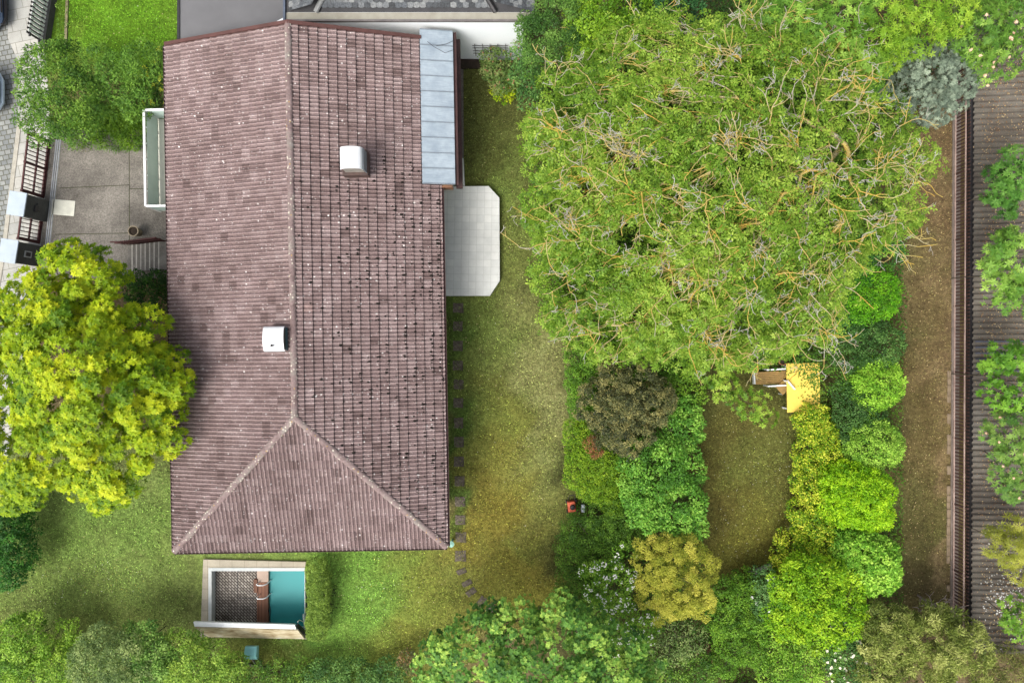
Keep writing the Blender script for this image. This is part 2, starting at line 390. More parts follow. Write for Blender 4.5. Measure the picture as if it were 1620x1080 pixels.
# top left street fence: slanting white slats
e = empty('street_fence', P(82, 0)); tag(e, 'dark fence with white slats at the top left beside the pale pavement', 'fence')
A = Vector(P(92, -40)) - Vector(P(82, 0)); B_ = Vector(P(74, 75)) - Vector(P(82, 0)); d = (B_ - A); L = d.length; d.normalize(); ang = math.atan2(d.y, d.x)
def fbox(mb, s0, s1, w0, w1, z0, z1):
    c = [A + d * s + Vector((-d.y, d.x, 0)) * w_ for s, w_ in ((s0, w0), (s1, w0), (s1, w1), (s0, w1))]
    mb.prism([tuple(p[:2]) for p in c], z0, z1)
mb = MB(); fbox(mb, 0, L, -.12, .12, 0, .32); mb.build('plinth', M_darkconc, e)
mb = MB(); fbox(mb, 0, L, -.03, .03, .45, .50); fbox(mb, 0, L, -.03, .03, .98, 1.03); mb.build('rails', M_darkmetal, e)
mb = MB(); s = 0.05
while s < L - .1: fbox(mb, s, s + .085, .030, .045, .36, 1.15); s += .17
mb.build('white_slats', M_white, e)
mb = MB(); s = 0.13
while s < L - .1: fbox(mb, s, s + .085, -.045, -.030, .36, 1.15); s += .17
mb.build('dark_slats', M_darkmetal, e)
# kerb stone along the top left lawn
o = MB().prism(px_poly([(107, -40), (111, -40), (107, 75), (103, 75)]), 0, .08).build('lawn_edging', pm('edging_stone', (150, 142, 112), (120, 112, 84), 6, .9)); tag(o, 'sandy edging stones between hedge strip and top left lawn', 'edging')

# planter pot
def pot(name, px, py, r, h, label, m, plant=None):
    e = empty(name, P(px, py)); tag(e, label, 'pot')
    MB().lathe((0, 0, 0), [(r * .62, 0.02), (r * .8, h * .4), (r, h), (r * 1.02, h + .02), (r * .84, h + .02), (r * .8, h - .06)], 28).build('pot_body', m, e, smooth=False)
    MB().lathe((0, 0, 0), [(r * .78, h - .1), (r * .79, h - .05), (r * .3, h - .03)], 20).build('soil', M_soil, e)
    return e
pot('plant_pot', 221, 368.5, .215, .48, 'round beige pot of dark soil by the stair railing', pm('pot_stone', (150, 138, 118), (128, 118, 100), 6, .9))
# stairs
e = empty('garden_stairs', P(205, 431)); tag(e, 'grey concrete steps climbing to the house beside the dark shrub', 'stairs')
o = Vector(P(205, 431))
x0 = 0.0; n = 8
for i in range(n):
    mb = MB(); mb.box(i * .255, (i + 1) * .255 if i < n - 1 else 3.1, 0, 1.1, 0 if i == 0 else i * .145 - .03, (i + 1) * .145)
    mb.build('step', pm('step_concrete', (128, 124, 118), (104, 100, 94), 3, .9, fine=30, k=.85), e, bevel=.012)
MB().box(0, 3.1, 1.1, 1.18, 0, .32).build('side_kerb', M_stone, e)
for i in range(1, n): MB().box(i * .255 - .012, i * .255 + .035, .01, 1.09, (i + 1) * .145 - .02, (i + 1) * .145 + .006).build('nosing', pm('nosing_stone', (176, 172, 164), (150, 146, 138), 5, .9), e)
for i in range(1, n): MB().box(i * .255 - .05, i * .255 - .013, .01, 1.09, i * .145 - .02, i * .145 + .005).build('nosing_shadow', M_soil, e)  # dark strips painted in as the shadow below each nosing, in soil colour
mb = MB(); e2 = empty('stair_railing', P(203, 388)); tag(e2, 'brown slatted railing along the upper side of the stairs', 'railing')
for z, mm in ((.55, M_redmetal),):
    r1 = MB()
    for off in (0.0, .12):
        r1.tube([(-.2, off * 0, .60 + off * 2.5), (.25, 0, .65 + off * 2.5), (2.2, 0, 1.75 + off * 2.5)], .032)
    r1.build('rails', mm, e2)
for i in range(18):
    t_ = i / 17; x = .05 + 2.1 * t_
    mb.tube([(x, 0, .02 + .9 * t_), (x - .06, 0, .92 + 1.08 * t_)], .024, 6)
mb.build('balusters', M_redmetal, e2)

# ================================================================ MAIN HOUSE
HZ = 3.0; SL = 0.311
HL, HW = 18.52, 9.98
HO = Vector(P(276, 872, HZ)); HR = math.radians(1.0)
house = empty('house', (HO.x, HO.y, 0), HR)
tag(house, 'large house with a brown weathered tiled roof and two white chimney hoods', 'house')
def H(px, py, z):
    x, y, _ = P(px, py, z); dx, dy = x - HO.x, y - HO.y
    return (dx * math.cos(HR) + dy * math.sin(HR), -dx * math.sin(HR) + dy * math.cos(HR), z)
M_wall = pm('house_render', (206, 202, 190), (190, 186, 174), 1, .9, fine=30, amp=.06)
wl = MB(); WI = .55
wl.prism([(WI, WI), (HW - WI, WI), (HW - WI, HL - .05), (WI, HL - .05)], 0, HZ + .02)
walls = wl.build('wall', M_wall, house)
wb = MB().box(HW - WI, HW + .25, 13.6, HL - .05, 0, 2.75).build('wall', M_wall, house)
def window(x, y, w_, axis, z0=1.0, z1=2.2):
    fr = MB(); gl = MB(); s = 1 if axis > 0 else -1
    if abs(axis) == 1:   # wall faces +-x
        fr.box(x, x + s * .05, y - w_ / 2, y + w_ / 2, z0, z1) if s > 0 else fr.box(x + s * .05, x, y - w_ / 2, y + w_ / 2, z0, z1)
        for q in (-1, 1):
            a0, a1 = sorted((x + s * .052, x + s * .058)); gl.box(a0, a1, y + q * w_ / 4 - w_ / 4 + .06, y + q * w_ / 4 + w_ / 4 - .06, z0 + .07, z1 - .07)
    else:
        fr.box(x - w_ / 2, x + w_ / 2, y - .05, y, z0, z1)
        for q in (-1, 1): gl.box(x + q * w_ / 4 - w_ / 4 + .06, x + q * w_ / 4 + w_ / 4 - .06, y - .058, y - .052, z0 + .07, z1 - .07)
    f = fr.build('window', M_white, house); gl.build('pane', M_glass, f)
M_glass, t_, b_ = newmat('window_glass', 0.08, 0.6); b_.inputs['Base Color'].default_value = (.03, .04, .045, 1)
for y in (2.2, 5.2): window(HW - WI, y, 1.4, 1)
for y in (8.6, 11.6): window(HW - WI, y, 1.8, 1, .45, 2.4)
for y in (2.5, 6, 9.2, 16.6): window(WI, y, 1.4, -1, 1.3, 2.4)
for x in (2.8, 6.6): window(x, WI, 1.4, 2)

# tile material
def tilemat():
    m, t, b = newmat('roof_tiles', 0.88, 0.2)
    co = coord(t); at = N(t, 'ShaderNodeAttribute', attribute_name='tile')
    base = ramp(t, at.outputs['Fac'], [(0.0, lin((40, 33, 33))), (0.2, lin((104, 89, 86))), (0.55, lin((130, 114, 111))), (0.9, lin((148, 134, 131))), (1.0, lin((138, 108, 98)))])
    big = ramp(t, noise(t, co, .55, 6, .65), [(0.35, (.86, .84, .84)), (0.65, (1.1, 1.1, 1.12))])
    g = noise(t, co, 24, 6, .85)
    fine = ramp(t, g, [(0.34, (.45, .43, .43)), (0.5, (.95, .94, .94)), (0.66, (1.65, 1.65, 1.68))])
    c = mixc(t, 1.0, mixc(t, 1.0, base, big, 'MULTIPLY'), fine, 'MULTIPLY')
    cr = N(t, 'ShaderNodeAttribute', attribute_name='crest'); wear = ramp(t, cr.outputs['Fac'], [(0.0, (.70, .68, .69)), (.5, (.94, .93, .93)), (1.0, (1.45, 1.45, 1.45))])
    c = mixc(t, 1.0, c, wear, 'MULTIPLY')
    # pale lichen: rosettes in patches
    pat = ramp(t, noise(t, co, 1.1, 4, .6), [(0.42, (0, 0, 0)), (0.58, (1, 1, 1))])
    l1 = specks(t, co, 6, .30, .19); l2 = specks(t, co, 12, .16, .24)
    mm = N(t, 'ShaderNodeMath', operation='MULTIPLY'); t.links.new(l1, mm.inputs[0]); t.links.new(pat, mm.inputs[1])
    mx = N(t, 'ShaderNodeMath', operation='MAXIMUM'); t.links.new(mm.outputs[0], mx.inputs[0])
    m3 = N(t, 'ShaderNodeMath', operation='MULTIPLY'); t.links.new(l2, m3.inputs[0]); m3.inputs[1].default_value = .55; t.links.new(m3.outputs[0], mx.inputs[1])
    c = mixc(t, mx.outputs[0], c, lin((204, 200, 197)))
    t.links.new(c, b.inputs['Base Color']); bump(t, b, g, .5, .02)
    return m
M_tile = tilemat()
def slope(name, O, U, D, Lu, Ld, cuts, seed, parent, keepfn=None, thick=0.05):
    """tiles: O = ridge start, U along the ridge, D down the slope. double-roll tiles in real courses"""
    rng = np.random.default_rng(seed)
    O = Vector(O); U = Vector(U).normalized(); D = Vector(D).normalized(); Nn = U.cross(D); Nn = Nn if Nn.z > 0 else -Nn
    tw = 0.291; half = tw / 2; ns = 6
    nu = int(Lu / half) * ns + 1
    u = np.linspace(0, int(Lu / half) * half, nu)
    ph = (u / half) % 1.0
    h = 0.036 * np.clip(np.cos((ph - .5) * 2 * np.pi), -.25, 1) + 0.004 * np.cos(ph * 6.28 * 2)
    nc = int(math.ceil(Ld / .322)); rows = []; hs = []
    for c in range(nc):
        s0 = c * .322; s1 = min((c + 1) * .322, Ld)
        rows += [s0, s0 + .028, s1]; hs += [0.0, thick * .09, thick]
    ntile = nu // (2 * ns) + 2
    jit = rng.normal(0, .005, (nc, ntile)); jit[rng.random(jit.shape) < .01] += .018
    V = []
    tid = np.minimum(np.arange(nu) // (2 * ns), ntile - 1)
    for i, (s, hh) in enumerate(zip(rows, hs)):
        hv = h + hh + jit[i // 3][tid]
        V.append(np.array(O)[None] + u[:, None] * np.array(U) + s * np.array(D)[None] + hv[:, None] * np.array(Nn))
    V = np.concatenate(V); nr = len(rows)
    i = np.arange(nr - 1)[:, None] * nu + np.arange(nu - 1)[None]
    rowi = np.repeat(np.arange(nr - 1), nu - 1); coli = np.tile(np.arange(nu - 1), nr - 1)
    i = i.ravel(); f = np.stack([i, i + 1, i + nu + 1, i + nu], 1)
    me = np_mesh(name, V, f)
    tone = rng.random((nc + 1, ntile)); tone = np.clip(rng.normal(.55, .11, (nc + 1, ntile)), 0.1, .95)
    tone[rng.random(tone.shape) < .02] = 0.22; 
    tv = tone[np.minimum(rowi // 3, nc), tid[coli]]
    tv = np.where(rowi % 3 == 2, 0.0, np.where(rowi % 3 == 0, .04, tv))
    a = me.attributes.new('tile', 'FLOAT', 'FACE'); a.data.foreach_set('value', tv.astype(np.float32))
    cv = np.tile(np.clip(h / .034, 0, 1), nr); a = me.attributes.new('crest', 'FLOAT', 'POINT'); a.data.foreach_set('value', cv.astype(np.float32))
    bm = bmesh.new(); bm.from_mesh(me)
    for co, no in cuts:
        bmesh.ops.bisect_plane(bm, geom=bm.verts[:] + bm.edges[:] + bm.faces[:], plane_co=co, plane_no=no, clear_outer=True)
    for fc in bm.faces:
        if fc.normal.dot(Nn) < 0: fc.normal_flip()
    bm.to_mesh(me); bm.free()
    me.polygons.foreach_set('use_smooth', [False] * len(me.polygons))
    return link(name, me, M_tile, parent)
half_w = HW / 2; RZ = HZ + SL * half_w; apex_b = half_w
Rpt = (half_w, apex_b, RZ)
Ld = math.hypot(half_w, half_w * SL)
cw = (1, 0, -SL); ce = (-1, 0, -SL)
hipL = ((0, 0, 0), (1, -1, 0)); hipR = ((HW, 0, 0), (-1, -1, 0))
rf = MB()   # roof body (boards) under the tiles
T0 = -.06
rf.add([(0, 0, HZ + T0), (HW, 0, HZ + T0), (HW, HL, HZ + T0), (0, HL, HZ + T0), (half_w, apex_b, RZ + T0), (half_w, HL, RZ + T0),
        (0, 0, HZ + T0 - .08), (HW, 0, HZ + T0 - .08), (HW, HL, HZ + T0 - .08), (0, HL, HZ + T0 - .08)],
       [(0, 1, 4), (1, 2, 5, 4), (2, 3, 5), (3, 0, 4, 5), (0, 6, 7, 1), (1, 7, 8, 2), (2, 8, 9, 3), (3, 9, 6, 0), (6, 9, 8, 7)])
roof = rf.build('roof', pm('roof_boards', (90, 62, 56), (74, 52, 48), 3, .8), house)
SH_B = H(700, 290, 3.15)[1]; SH_A = H(666, 180, 3.27)[0]
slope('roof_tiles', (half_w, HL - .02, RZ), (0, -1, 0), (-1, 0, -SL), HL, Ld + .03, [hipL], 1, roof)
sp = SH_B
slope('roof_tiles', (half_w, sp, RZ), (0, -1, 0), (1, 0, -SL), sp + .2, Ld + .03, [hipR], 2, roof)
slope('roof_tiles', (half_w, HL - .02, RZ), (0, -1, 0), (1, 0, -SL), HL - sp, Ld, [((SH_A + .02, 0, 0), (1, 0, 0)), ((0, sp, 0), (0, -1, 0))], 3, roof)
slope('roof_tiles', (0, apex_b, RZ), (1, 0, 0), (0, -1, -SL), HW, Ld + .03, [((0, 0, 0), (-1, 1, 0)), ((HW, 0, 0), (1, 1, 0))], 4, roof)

def capmat():
    m, t, b = newmat('ridge_cap_clay', .9, .2)
    co = coord(t); g = noise(t, co, 14, 5, .75)
    c = ramp(t, noise(t, co, 1.4, 5, .7), [(0.3, lin((96, 80, 78))), (0.5, lin((124, 108, 106))), (0.62, lin((124, 116, 110))), (0.75, lin((150, 143, 140)))])
    c = mixc(t, 1.0, c, ramp(t, g, [(0.3, (.6, .6, .6)), (.7, (1.4, 1.4, 1.4))]), 'MULTIPLY')
    c = mixc(t, specks(t, co, 11, .35, .28), c, lin((196, 192, 176)))
    c = mixc(t, specks(t, co, 8, .2, .2), c, lin((160, 130, 80)))
    t.links.new(c, b.inputs['Base Color']); bump(t, b, g, .6, .02); return m
M_cap = capmat()
def caps(A, B_, lift=.0):
    A = Vector(A); B_ = Vector(B_); d = (B_ - A); L = d.length; d.normalize()
    side = d.cross(Vector((0, 0, 1))).normalized(); up = side.cross(d).normalized()
    mb = MB(); n = int(round(L / .36)); rnd = random.Random(5)
    for i in range(n):
        s0 = L * i / n - .03; s1 = L * (i + 1) / n + .02; r0, r1 = .112, .128
        vs = []; k = 9; wob = rnd.uniform(-.008, .008)
        for s_, r in ((s0, r0), (s1, r1), (s1, r1 - .02)):
            for q in range(k):
                a = math.pi * q / (k - 1)
                vs.append(A + d * s_ + side * (r * math.cos(a) + wob) + up * (r * .75 * math.sin(a) + lift))
        fs = [(j * k + q, j * k + q + 1, (j + 1) * k + q + 1, (j + 1) * k + q) for j in range(2) for q in range(k - 1)]
        mb.add(vs, fs)
    return mb.build('ridge_caps', M_cap, roof)
caps((half_w, HL, RZ), Rpt); caps(Rpt, (0.02, 0.02, HZ + .02)); caps(Rpt, (HW - .02, 0.02, HZ + .02))
# moss clumps on the right slope
def clumps(name, pts, m, parent, nrm=None):
    """pts: (x,y,z,r) flattened lumps"""
    rnd = np.random.default_rng(3); V = []; Fc = []
    k = 6
    for (x, y, z, r) in pts:
        b0 = len(V); V.append((x, y, z + r * .55))
        for rr, hh in ((.7, .38), (1.0, -.1)):
            for q in range(k):
                a = 2 * math.pi * q / k + rnd.random() * .5; q_ = r * rr * (0.75 + .5 * rnd.random())
                V.append((x + q_ * math.cos(a) * 1.1, y + q_ * math.sin(a) * .9, z + r * hh))
        for q in range(k):
            Fc.append((b0, b0 + 1 + q, b0 + 1 + (q + 1) % k)); a0 = b0 + 1
            Fc.append((a0 + q, a0 + k + q, a0 + k + (q + 1) % k)); Fc.append((a0 + q, a0 + k + (q + 1) % k, a0 + (q + 1) % k))
    me = np_mesh(name, V, Fc); return link(name, me, m, parent)
rnd = random.Random(11); pts = []
while len(pts) < 980:
    a = half_w + half_w * (1 - rnd.random() ** 1.5); b = rnd.uniform(.3, sp + .9)
    if b > sp - .3 and a > SH_A - .1: continue
    if b < (HW - a) + .3: continue
    if abs(b - 10.5) > 3.2 and rnd.random() < .35: continue
    if a < half_w + 1.4 and rnd.random() < .8: continue
    c = math.floor((a - half_w) * 1.047 / .322); aa = half_w + (c + rnd.uniform(.72, 1.05)) * .322 / 1.047
    if aa > HW - .03: continue
    z = HZ + SL * (HW - aa) + .035
    r = rnd.choice((.025, .03, .04, .05, .06)); pts.append((aa, b, z, r))
    if rnd.random() < .3: pts.append((aa + rnd.uniform(-.05, .05), b + rnd.choice((-1, 1)) * .09, z, r * .8))
tag(clumps('moss', pts, pm('dark_moss', (34, 29, 25), (22, 20, 17), 8, 1.0), roof), kind='stuff')
# verge trim (gable), gutters
vt = MB()
def strip3(mb, A, B_, w_, h):
    A = Vector(A); B_ = Vector(B_)
    vs = [A, B_, B_ + Vector((0, w_, 0)), A + Vector((0, w_, 0))]; mb.add([tuple(v) for v in vs] + [tuple(v + Vector((0, 0, h))) for v in vs],
        [(3, 2, 1, 0), (4, 5, 6, 7), (0, 1, 5, 4), (1, 2, 6, 5), (2, 3, 7, 6), (3, 0, 4, 7)])
strip3(vt, (-.02, HL - .03, HZ - .1), (half_w, HL - .03, RZ - .1), .12, .19); strip3(vt, (half_w, HL - .03, RZ - .1), (SH_A + .05, HL - .03, HZ + SL * (HW - SH_A - .05) - .1), .12, .19)
vt.build('verge_board', pm('verge_paint', (98, 66, 62), (80, 54, 50), 3, .7, k=.8), roof)
def gutter(a, b, name='gutter'):
    mb = MB(); A = Vector(a); B_ = Vector(b); d = (B_ - A).normalized(); s = d.cross(Vector((0, 0, 1)))
    vs = []; k = 7; r = .062
    for p in (A, B_):
        for q in range(k): an = math.pi + math.pi * q / (k - 1); vs.append(p + s * r * math.cos(an) + Vector((0, 0, r * math.sin(an))))
        for q in range(k - 1, -1, -1): an = math.pi + math.pi * q / (k - 1); vs.append(p + s * (r - .012) * math.cos(an) + Vector((0, 0, (r - .012) * math.sin(an))))
    n = 2 * k
    mb.add(vs, [(q, (q + 1) % n, n + (q + 1) % n, n + q) for q in range(n)]); return mb.build(name, M_gutter, house)
gutter((-.05, 0, HZ - .01), (-.05, HL, HZ - .01)); gutter((HW + .055, 0, HZ - .02), (HW + .055, sp - .1, HZ - .02)); gutter((0, -.055, HZ - .02), (HW, -.055, HZ - .02))
# sheet metal roof beside the ridge roof
M_sheet = None
def sheetmat():
    m, t, b = newmat('pale_sheet_metal', .5, .4)
    co = coord(t); a = ramp(t, noise(t, co, 1.6, 6, .65), [(0.35, lin((128, 141, 152))), (0.65, lin((152, 164, 173)))])
    g = ramp(t, noise(t, coord(t, (1, 8, 1)), 3, 4, .6), [(0.4, (.93, .93, .93)), (.6, (1.04, 1.04, 1.04))])
    c = mixc(t, 1.0, a, g, 'MULTIPLY'); c = mixc(t, specks(t, co, 3.4, .12, .05), c, lin((70, 64, 56)))
    t.links.new(c, b.inputs['Base Color']); return m
M_sheet = sheetmat()
SHX = 10.52; z0 = HZ + SL * (HW - SH_A) + .045; z1 = z0 - .22
b0 = SH_B - .02; b1 = HL + .32; npan = 10
sr = MB(); sr.add([(SH_A, b0, z0), (SHX, b0, z1), (SHX, b1, z1), (SH_A, b1, z0), (SH_A, b0, z0 - .05), (SHX, b0, z1 - .05), (SHX, b1, z1 - .05), (SH_A, b1, z0 - .05)],
    [(0, 1, 2, 3), (7, 6, 5, 4), (4, 5, 1, 0), (5, 6, 2, 1), (6, 7, 3, 2), (7, 4, 0, 3)])
shr = sr.build('sheet_roof', M_sheet, house)
sm = MB()
for i in range(0, npan + 1):
    y = b0 + (b1 - b0) * i / npan + .006
    A = [(SH_A + .01, y - .012, z0), (SHX, y - .012, z1), (SHX, y + .012, z1), (SH_A + .01, y + .012, z0)]
    sm.add(A + [(x, yy, z + .03) for x, yy, z in A], [(3, 2, 1, 0), (4, 5, 6, 7), (0, 1, 5, 4), (1, 2, 6, 5), (2, 3, 7, 6), (3, 0, 4, 7)])
sm.build('seams', pm('seam_metal', (120, 130, 138), (104, 112, 120), 5, .5), shr)
wr = MB(); wr.tube([H(676, 66, z0 + .06), H(686, 74, z0 + .04), H(704, 84, z0), H(718, 79, z1 + .06)], .008, 5); wr.tube([H(690, 73, z0), H(706, 70, z1 + .1), H(721, 63, z1 + .1)], .008, 5)
wr.build('loose_wire', M_darkmetal, shr)
gutter((SHX + .06, b0, z1 - .05), (SHX + .06, b1, z1 - .05))
MB().box(SHX - .02, SHX + .22, b0 + .02, b1, 2.2, 2.38).build('fascia', M_gutter, house)
MB().box(HW - .3, SHX - .1, SH_B - .12, SH_B - .03, 2.6, 3.02).build('fascia', pm('copper_trim', (120, 84, 60), (90, 66, 50), 4, .7), house)
# chimneys
def chimney(c, w_, l_, base, h, axis, hoodh, seed):
    e = empty('chimney'); e.parent = house; e.location = (c[0], c[1], 0)
    MB().box(-w_ / 2 - .06, w_ / 2 + .06, -l_ / 2 - .05, l_ / 2 + .05, base - .3, base + .12).build('flashing', pm('flash_metal', (84, 66, 60), (62, 50, 48), 6, .6), e, bevel=.01)
    MB().box(-w_ / 2 + .05, w_ / 2 - .05, -l_ / 2 + .05, l_ / 2 - .05, base - .3, base + h).build('chimney_stack', pm('stack_metal', (150, 146, 138), (120, 116, 110), 5, .6), e, bevel=.01)
    mb = MB(); k = 13; vs = []
    along, across = (l_, w_) if axis == 'y' else (w_, l_)
    for th in (0, .02):
        for s_ in (-along / 2, along / 2):
            for q in range(k):
                a = math.pi * q / (k - 1); X = -(across / 2 - th) * math.cos(a); Z = (hoodh - th) * math.sin(a) ** .75 + base + h
                vs.append((X, s_, Z) if axis == 'y' else (s_, X, Z))
    fs = []
    for q in range(k - 1): fs += [(q, q + 1, k + q + 1, k + q), (2 * k + q, 3 * k + q, 3 * k + q + 1, 2 * k + q + 1), (q, 2 * k + q, 2 * k + q + 1, q + 1), (k + q, k + q + 1, 3 * k + q + 1, 3 * k + q)]
    mb.add(vs, fs); hd = mb.build('chimney_hood', pm('white_hood', (214, 216, 218), (204, 207, 210), 4, .35, .5, amp=.03), e)
    return e, hd
c1 = H(552, 247, RZ + .75); ch, hd = chimney((c1[0], c1[1]), .76, .74, 4.3, .62, 'y', .26, 1)
MB().box(.385, .405, -.36, .36, 4.36, 4.95).build('side_panel', pm('grey_panel', (128, 134, 140), (112, 118, 124), 5, .5), ch)
c2 = H(428, 536, RZ + .6); ch, hd = chimney((c2[0], c2[1]), .70, .86, 4.1, .62, 'x', .22, 2)
MB().box(.355, .375, -.40, .40, 4.15, 4.70).build('side_panel', pm('teal_panel', (66, 92, 96), (52, 76, 80), 5, .5), ch)
MB().box(-.02, .03, -.25, -.2, 4.93, 5.02).build('cowl_knob', M_darkmetal, ch, bevel=.01)
clumps('bird_mess', [(-.05, -.22, 4.93, .05)], M_darkmetal, ch)

# balcony
B0 = H(230, 326, 2.15); B1 = H(230, 174, 2.15); xw = WI
e = empty('balcony'); e.parent = house
MB().box(B0[0] + .02, xw, B0[1] + .02, B1[1] - .02, 1.0, 1.15).build('balcony_floor', pm('balcony_slab', (214, 214, 200), (196, 196, 184), 2, .9), e)
ff = MB(); x0 = B0[0]; y0 = B0[1]; y1 = B1[1]
rl = MB(); rl.box(x0 - .04, x0 + .04, y0, y1, 2.1, 2.16); rl.box(x0 + .04, xw, y0 - .04, y0 + .04, 2.1, 2.16); rl.box(x0 + .04, xw, y1 - .04, y1 + .04, 2.1, 2.16)
for i in range(7):
    y = y0 + (y1 - y0) * i / 6; rl.box(x0 - .02, x0 + .02, y - .02, y + .02, 1.0, 2.1)
rl.build('balcony_railing', M_white, e)
M_bp = pm('greenish_panel', (186, 206, 200), (172, 192, 186), 2, .5, amp=.06, k=.9)
pn = MB(); pn.box(x0 + .022, x0 + .032, y0 + .03, y1 - .03, 1.2, 2.0); pn.box(x0 + .05, xw, y0 + .0, y0 + .012, 1.2, 2.0); pn.box(x0 + .05, xw, y1 - .012, y1, 1.2, 2.0)
pn.build('balcony_panel', M_bp, e)
pl = MB()
for y in (y0 + .15, y1 - .3): MB().box(x0 + .3, x0 + .42, y - .06, y + .06, 0, 1.0).build('balcony_post', M_white, e)

# terrace
TZ = .35
tp = [(690, 295), (773, 294.5), (790, 313), (790.5, 444), (775, 467.5), (695, 467.5)]
o = flat('terrace', tp, TZ, M_whitetile, z0=0.0)
st = MB(); st.prism(px_poly([(703, 463.8), (774.5, 463.8), (774.5, 464.4), (703, 464.4)], TZ + .01), TZ, TZ + .004); 
flat('side_path', [(723, 252), (733, 250), (735, 294), (724, 294)], .26, M_whitetile, z0=0)
flat('side_strip', [(722, 108), (733, 108), (733.5, 249.6), (723.5, 251.6)], .03, pm('grey_strip', (104, 98, 94), (84, 78, 76), 3, .9, fine=20, amp=.3), z0=0)
o = MB().box(*[P(699, 298, TZ)[0], P(716, 298, TZ)[0], P(699, 298, TZ)[1], P(699, 293.5, TZ)[1]], TZ, TZ + .12).build('doorstep', M_whitetile, bevel=.01); tag(o, 'small white step at the top corner of the terrace', 'step')

# rain water barrel cap at the corner
e = empty('rain_pipe', P(713, 861, 0)); tag(e, 'pale green round topped rain pipe at the lower right roof corner', 'rain pipe')
M_teal = pm('pale_teal', (142, 184, 170), (128, 170, 156), 5, .5, amp=.05)
xx = P(713.5, 861, .6)
MB().lathe((xx[0] - e.location.x, xx[1] - e.location.y, 0), [(.05, 0), (.05, .42), (.1, .48), (.125, .55), (.02, .60)], 20).build('pipe', M_teal, e)

# ================================================================ NEIGHBOURS
NY = P(0, 95, 0)[1]      # face of the white wall
nb = empty('neighbour_house', (-3, NY + 3, 0)); tag(nb, 'white walled house with grey slate and flat roofs at the top of the photo', 'house')
def NB(mb, name, m, par=nb, **kw):
    mb.v = [(x - nb.location.x, y - nb.location.y, z) for x, y, z in mb.v]; return mb.build(name, m, par, **kw)
wx0 = P(452, 30, 3.42)[0] + .06; wx1 = P(826, 30, 0)[0]
NB(MB().prism([(wx0, NY), (wx1, NY), (wx1, NY + 9), (wx0, NY + 9)], 0, 3.42), 'wall', M_plaster)
# flat grey roof to the left
M_flat = pm('flat_roof_felt', (108, 108, 110), (98, 98, 100), .8, .95, fine=50, amp=.12, k=.9)
fx0 = P(285, 30, 3.0)[0]; fy0 = HO.y + HL + .1
NB(MB().prism([(fx0, fy0 - .25), (wx0 - .02, fy0 + .05), (wx0 - .02, fy0 + 9), (fx0, fy0 + 9)], 2.86, 3.0), 'flat_roof', M_flat)
NB(MB().prism([(fx0 + .1, fy0 + .1), (wx0 - .05, fy0 + .1), (wx0 - .05, fy0 + 8.9), (fx0 + .1, fy0 + 8.9)], 0, 2.86), 'wall', M_plaster)
NB(MB().box(fx0 - .1, fx0 - .003, fy0 - .25, fy0 + 9, 2.82, 3.03), 'roof_edge', M_darkmetal)
pf = MB(); 
q = [P(430, 38, 3.35), P(452, 30.5, 3.42)]
NB(MB().prism([P(424, 41, 3.2)[:2], P(449, 28, 3.2)[:2], (wx0 + .2, NY + .4), (wx0 + .2, NY), (wx0 - .6, NY - .1)], 2.95, 3.2), 'parapet', M_plaster)
# slate hipped roof
EZ = 3.45
def slatemat():
    m, t, b = newmat('slate', .85, .3); co = coord(t)
    at = N(t, 'ShaderNodeAttribute', attribute_name='tile')
    a = ramp(t, at.outputs['Fac'], [(0, lin((54, 56, 58))), (.5, lin((80, 84, 88))), (1, lin((116, 118, 118)))])
    g = noise(t, co, 16, 5, .8); c = mixc(t, 1.0, a, ramp(t, g, [(.3, (.45, .45, .45)), (.7, (1.7, 1.7, 1.7))]), 'MULTIPLY')
    t.links.new(c, b.inputs['Base Color']); bump(t, b, g, .4, .01); return m
M_slate = slatemat()
def slates(name, O, U, D, Lu, Ld, cuts, seed):
    rng = np.random.default_rng(seed); O, U, D = map(Vector, (O, U, D)); U.normalize(); D.normalize(); Nn = U.cross(D); Nn = Nn if Nn.z > 0 else -Nn
    V = []; Fc = []; tv = []
    for r in range(int(Ld / .17)):
        for c in range(-1, int(Lu / .22) + 1):
            s0 = r * .17 - .03; s1 = (r + 1) * .17; u0 = (c + .5 * (r % 2)) * .22; u1 = u0 + .21
            b = len(V); up = .016 + rng.normal(0, .002)
            for (u, s, h) in ((u0, s0, .0), (u1, s0, .0), (u1, s1 - .03, up), (u1 - .06, s1, up), (u0 + .06, s1, up), (u0, s1 - .03, up)):
                V.append(tuple(O + U * u + D * s + Nn * (h + .01)))
            Fc += [(b, b + 1, b + 2, b + 5), (b + 5, b + 2, b + 3, b + 4)]; q = rng.random(); tv += [q, q]
    me = np_mesh(name, V, Fc); a = me.attributes.new('tile', 'FLOAT', 'FACE'); a.data.foreach_set('value', np.array(tv, dtype=np.float32))
    bm = bmesh.new(); bm.from_mesh(me)
    for co, no in cuts: bmesh.ops.bisect_plane(bm, geom=bm.verts[:] + bm.edges[:] + bm.faces[:], plane_co=co, plane_no=no, clear_outer=True)
    for fc in bm.faces:
        if fc.normal.dot(Nn) < 0: fc.normal_flip()
    bm.to_mesh(me); bm.free(); return me
SW, SE = P(452, 24, EZ), P(846, 26, EZ)
SY = NY + .30
s45 = .62
x0, x1 = SW[0], SE[0]; xa = P(500, 28, EZ)[0]; xb = P(784, 28, EZ)[0]
rb = MB(); dep = 5.0
rb.add([(x0, SY, EZ - .03), (x1, SY, EZ - .03), (x1, SY + 10, EZ - .03), (x0, SY + 10, EZ - .03), (x0 + dep, SY + dep, EZ + dep * .5 - .03), (x1 - dep, SY + dep, EZ + dep * .5 - .03)],
       [(0, 1, 5, 4), (1, 2, 5), (2, 3, 4, 5), (3, 0, 4), (3, 2, 1, 0)])
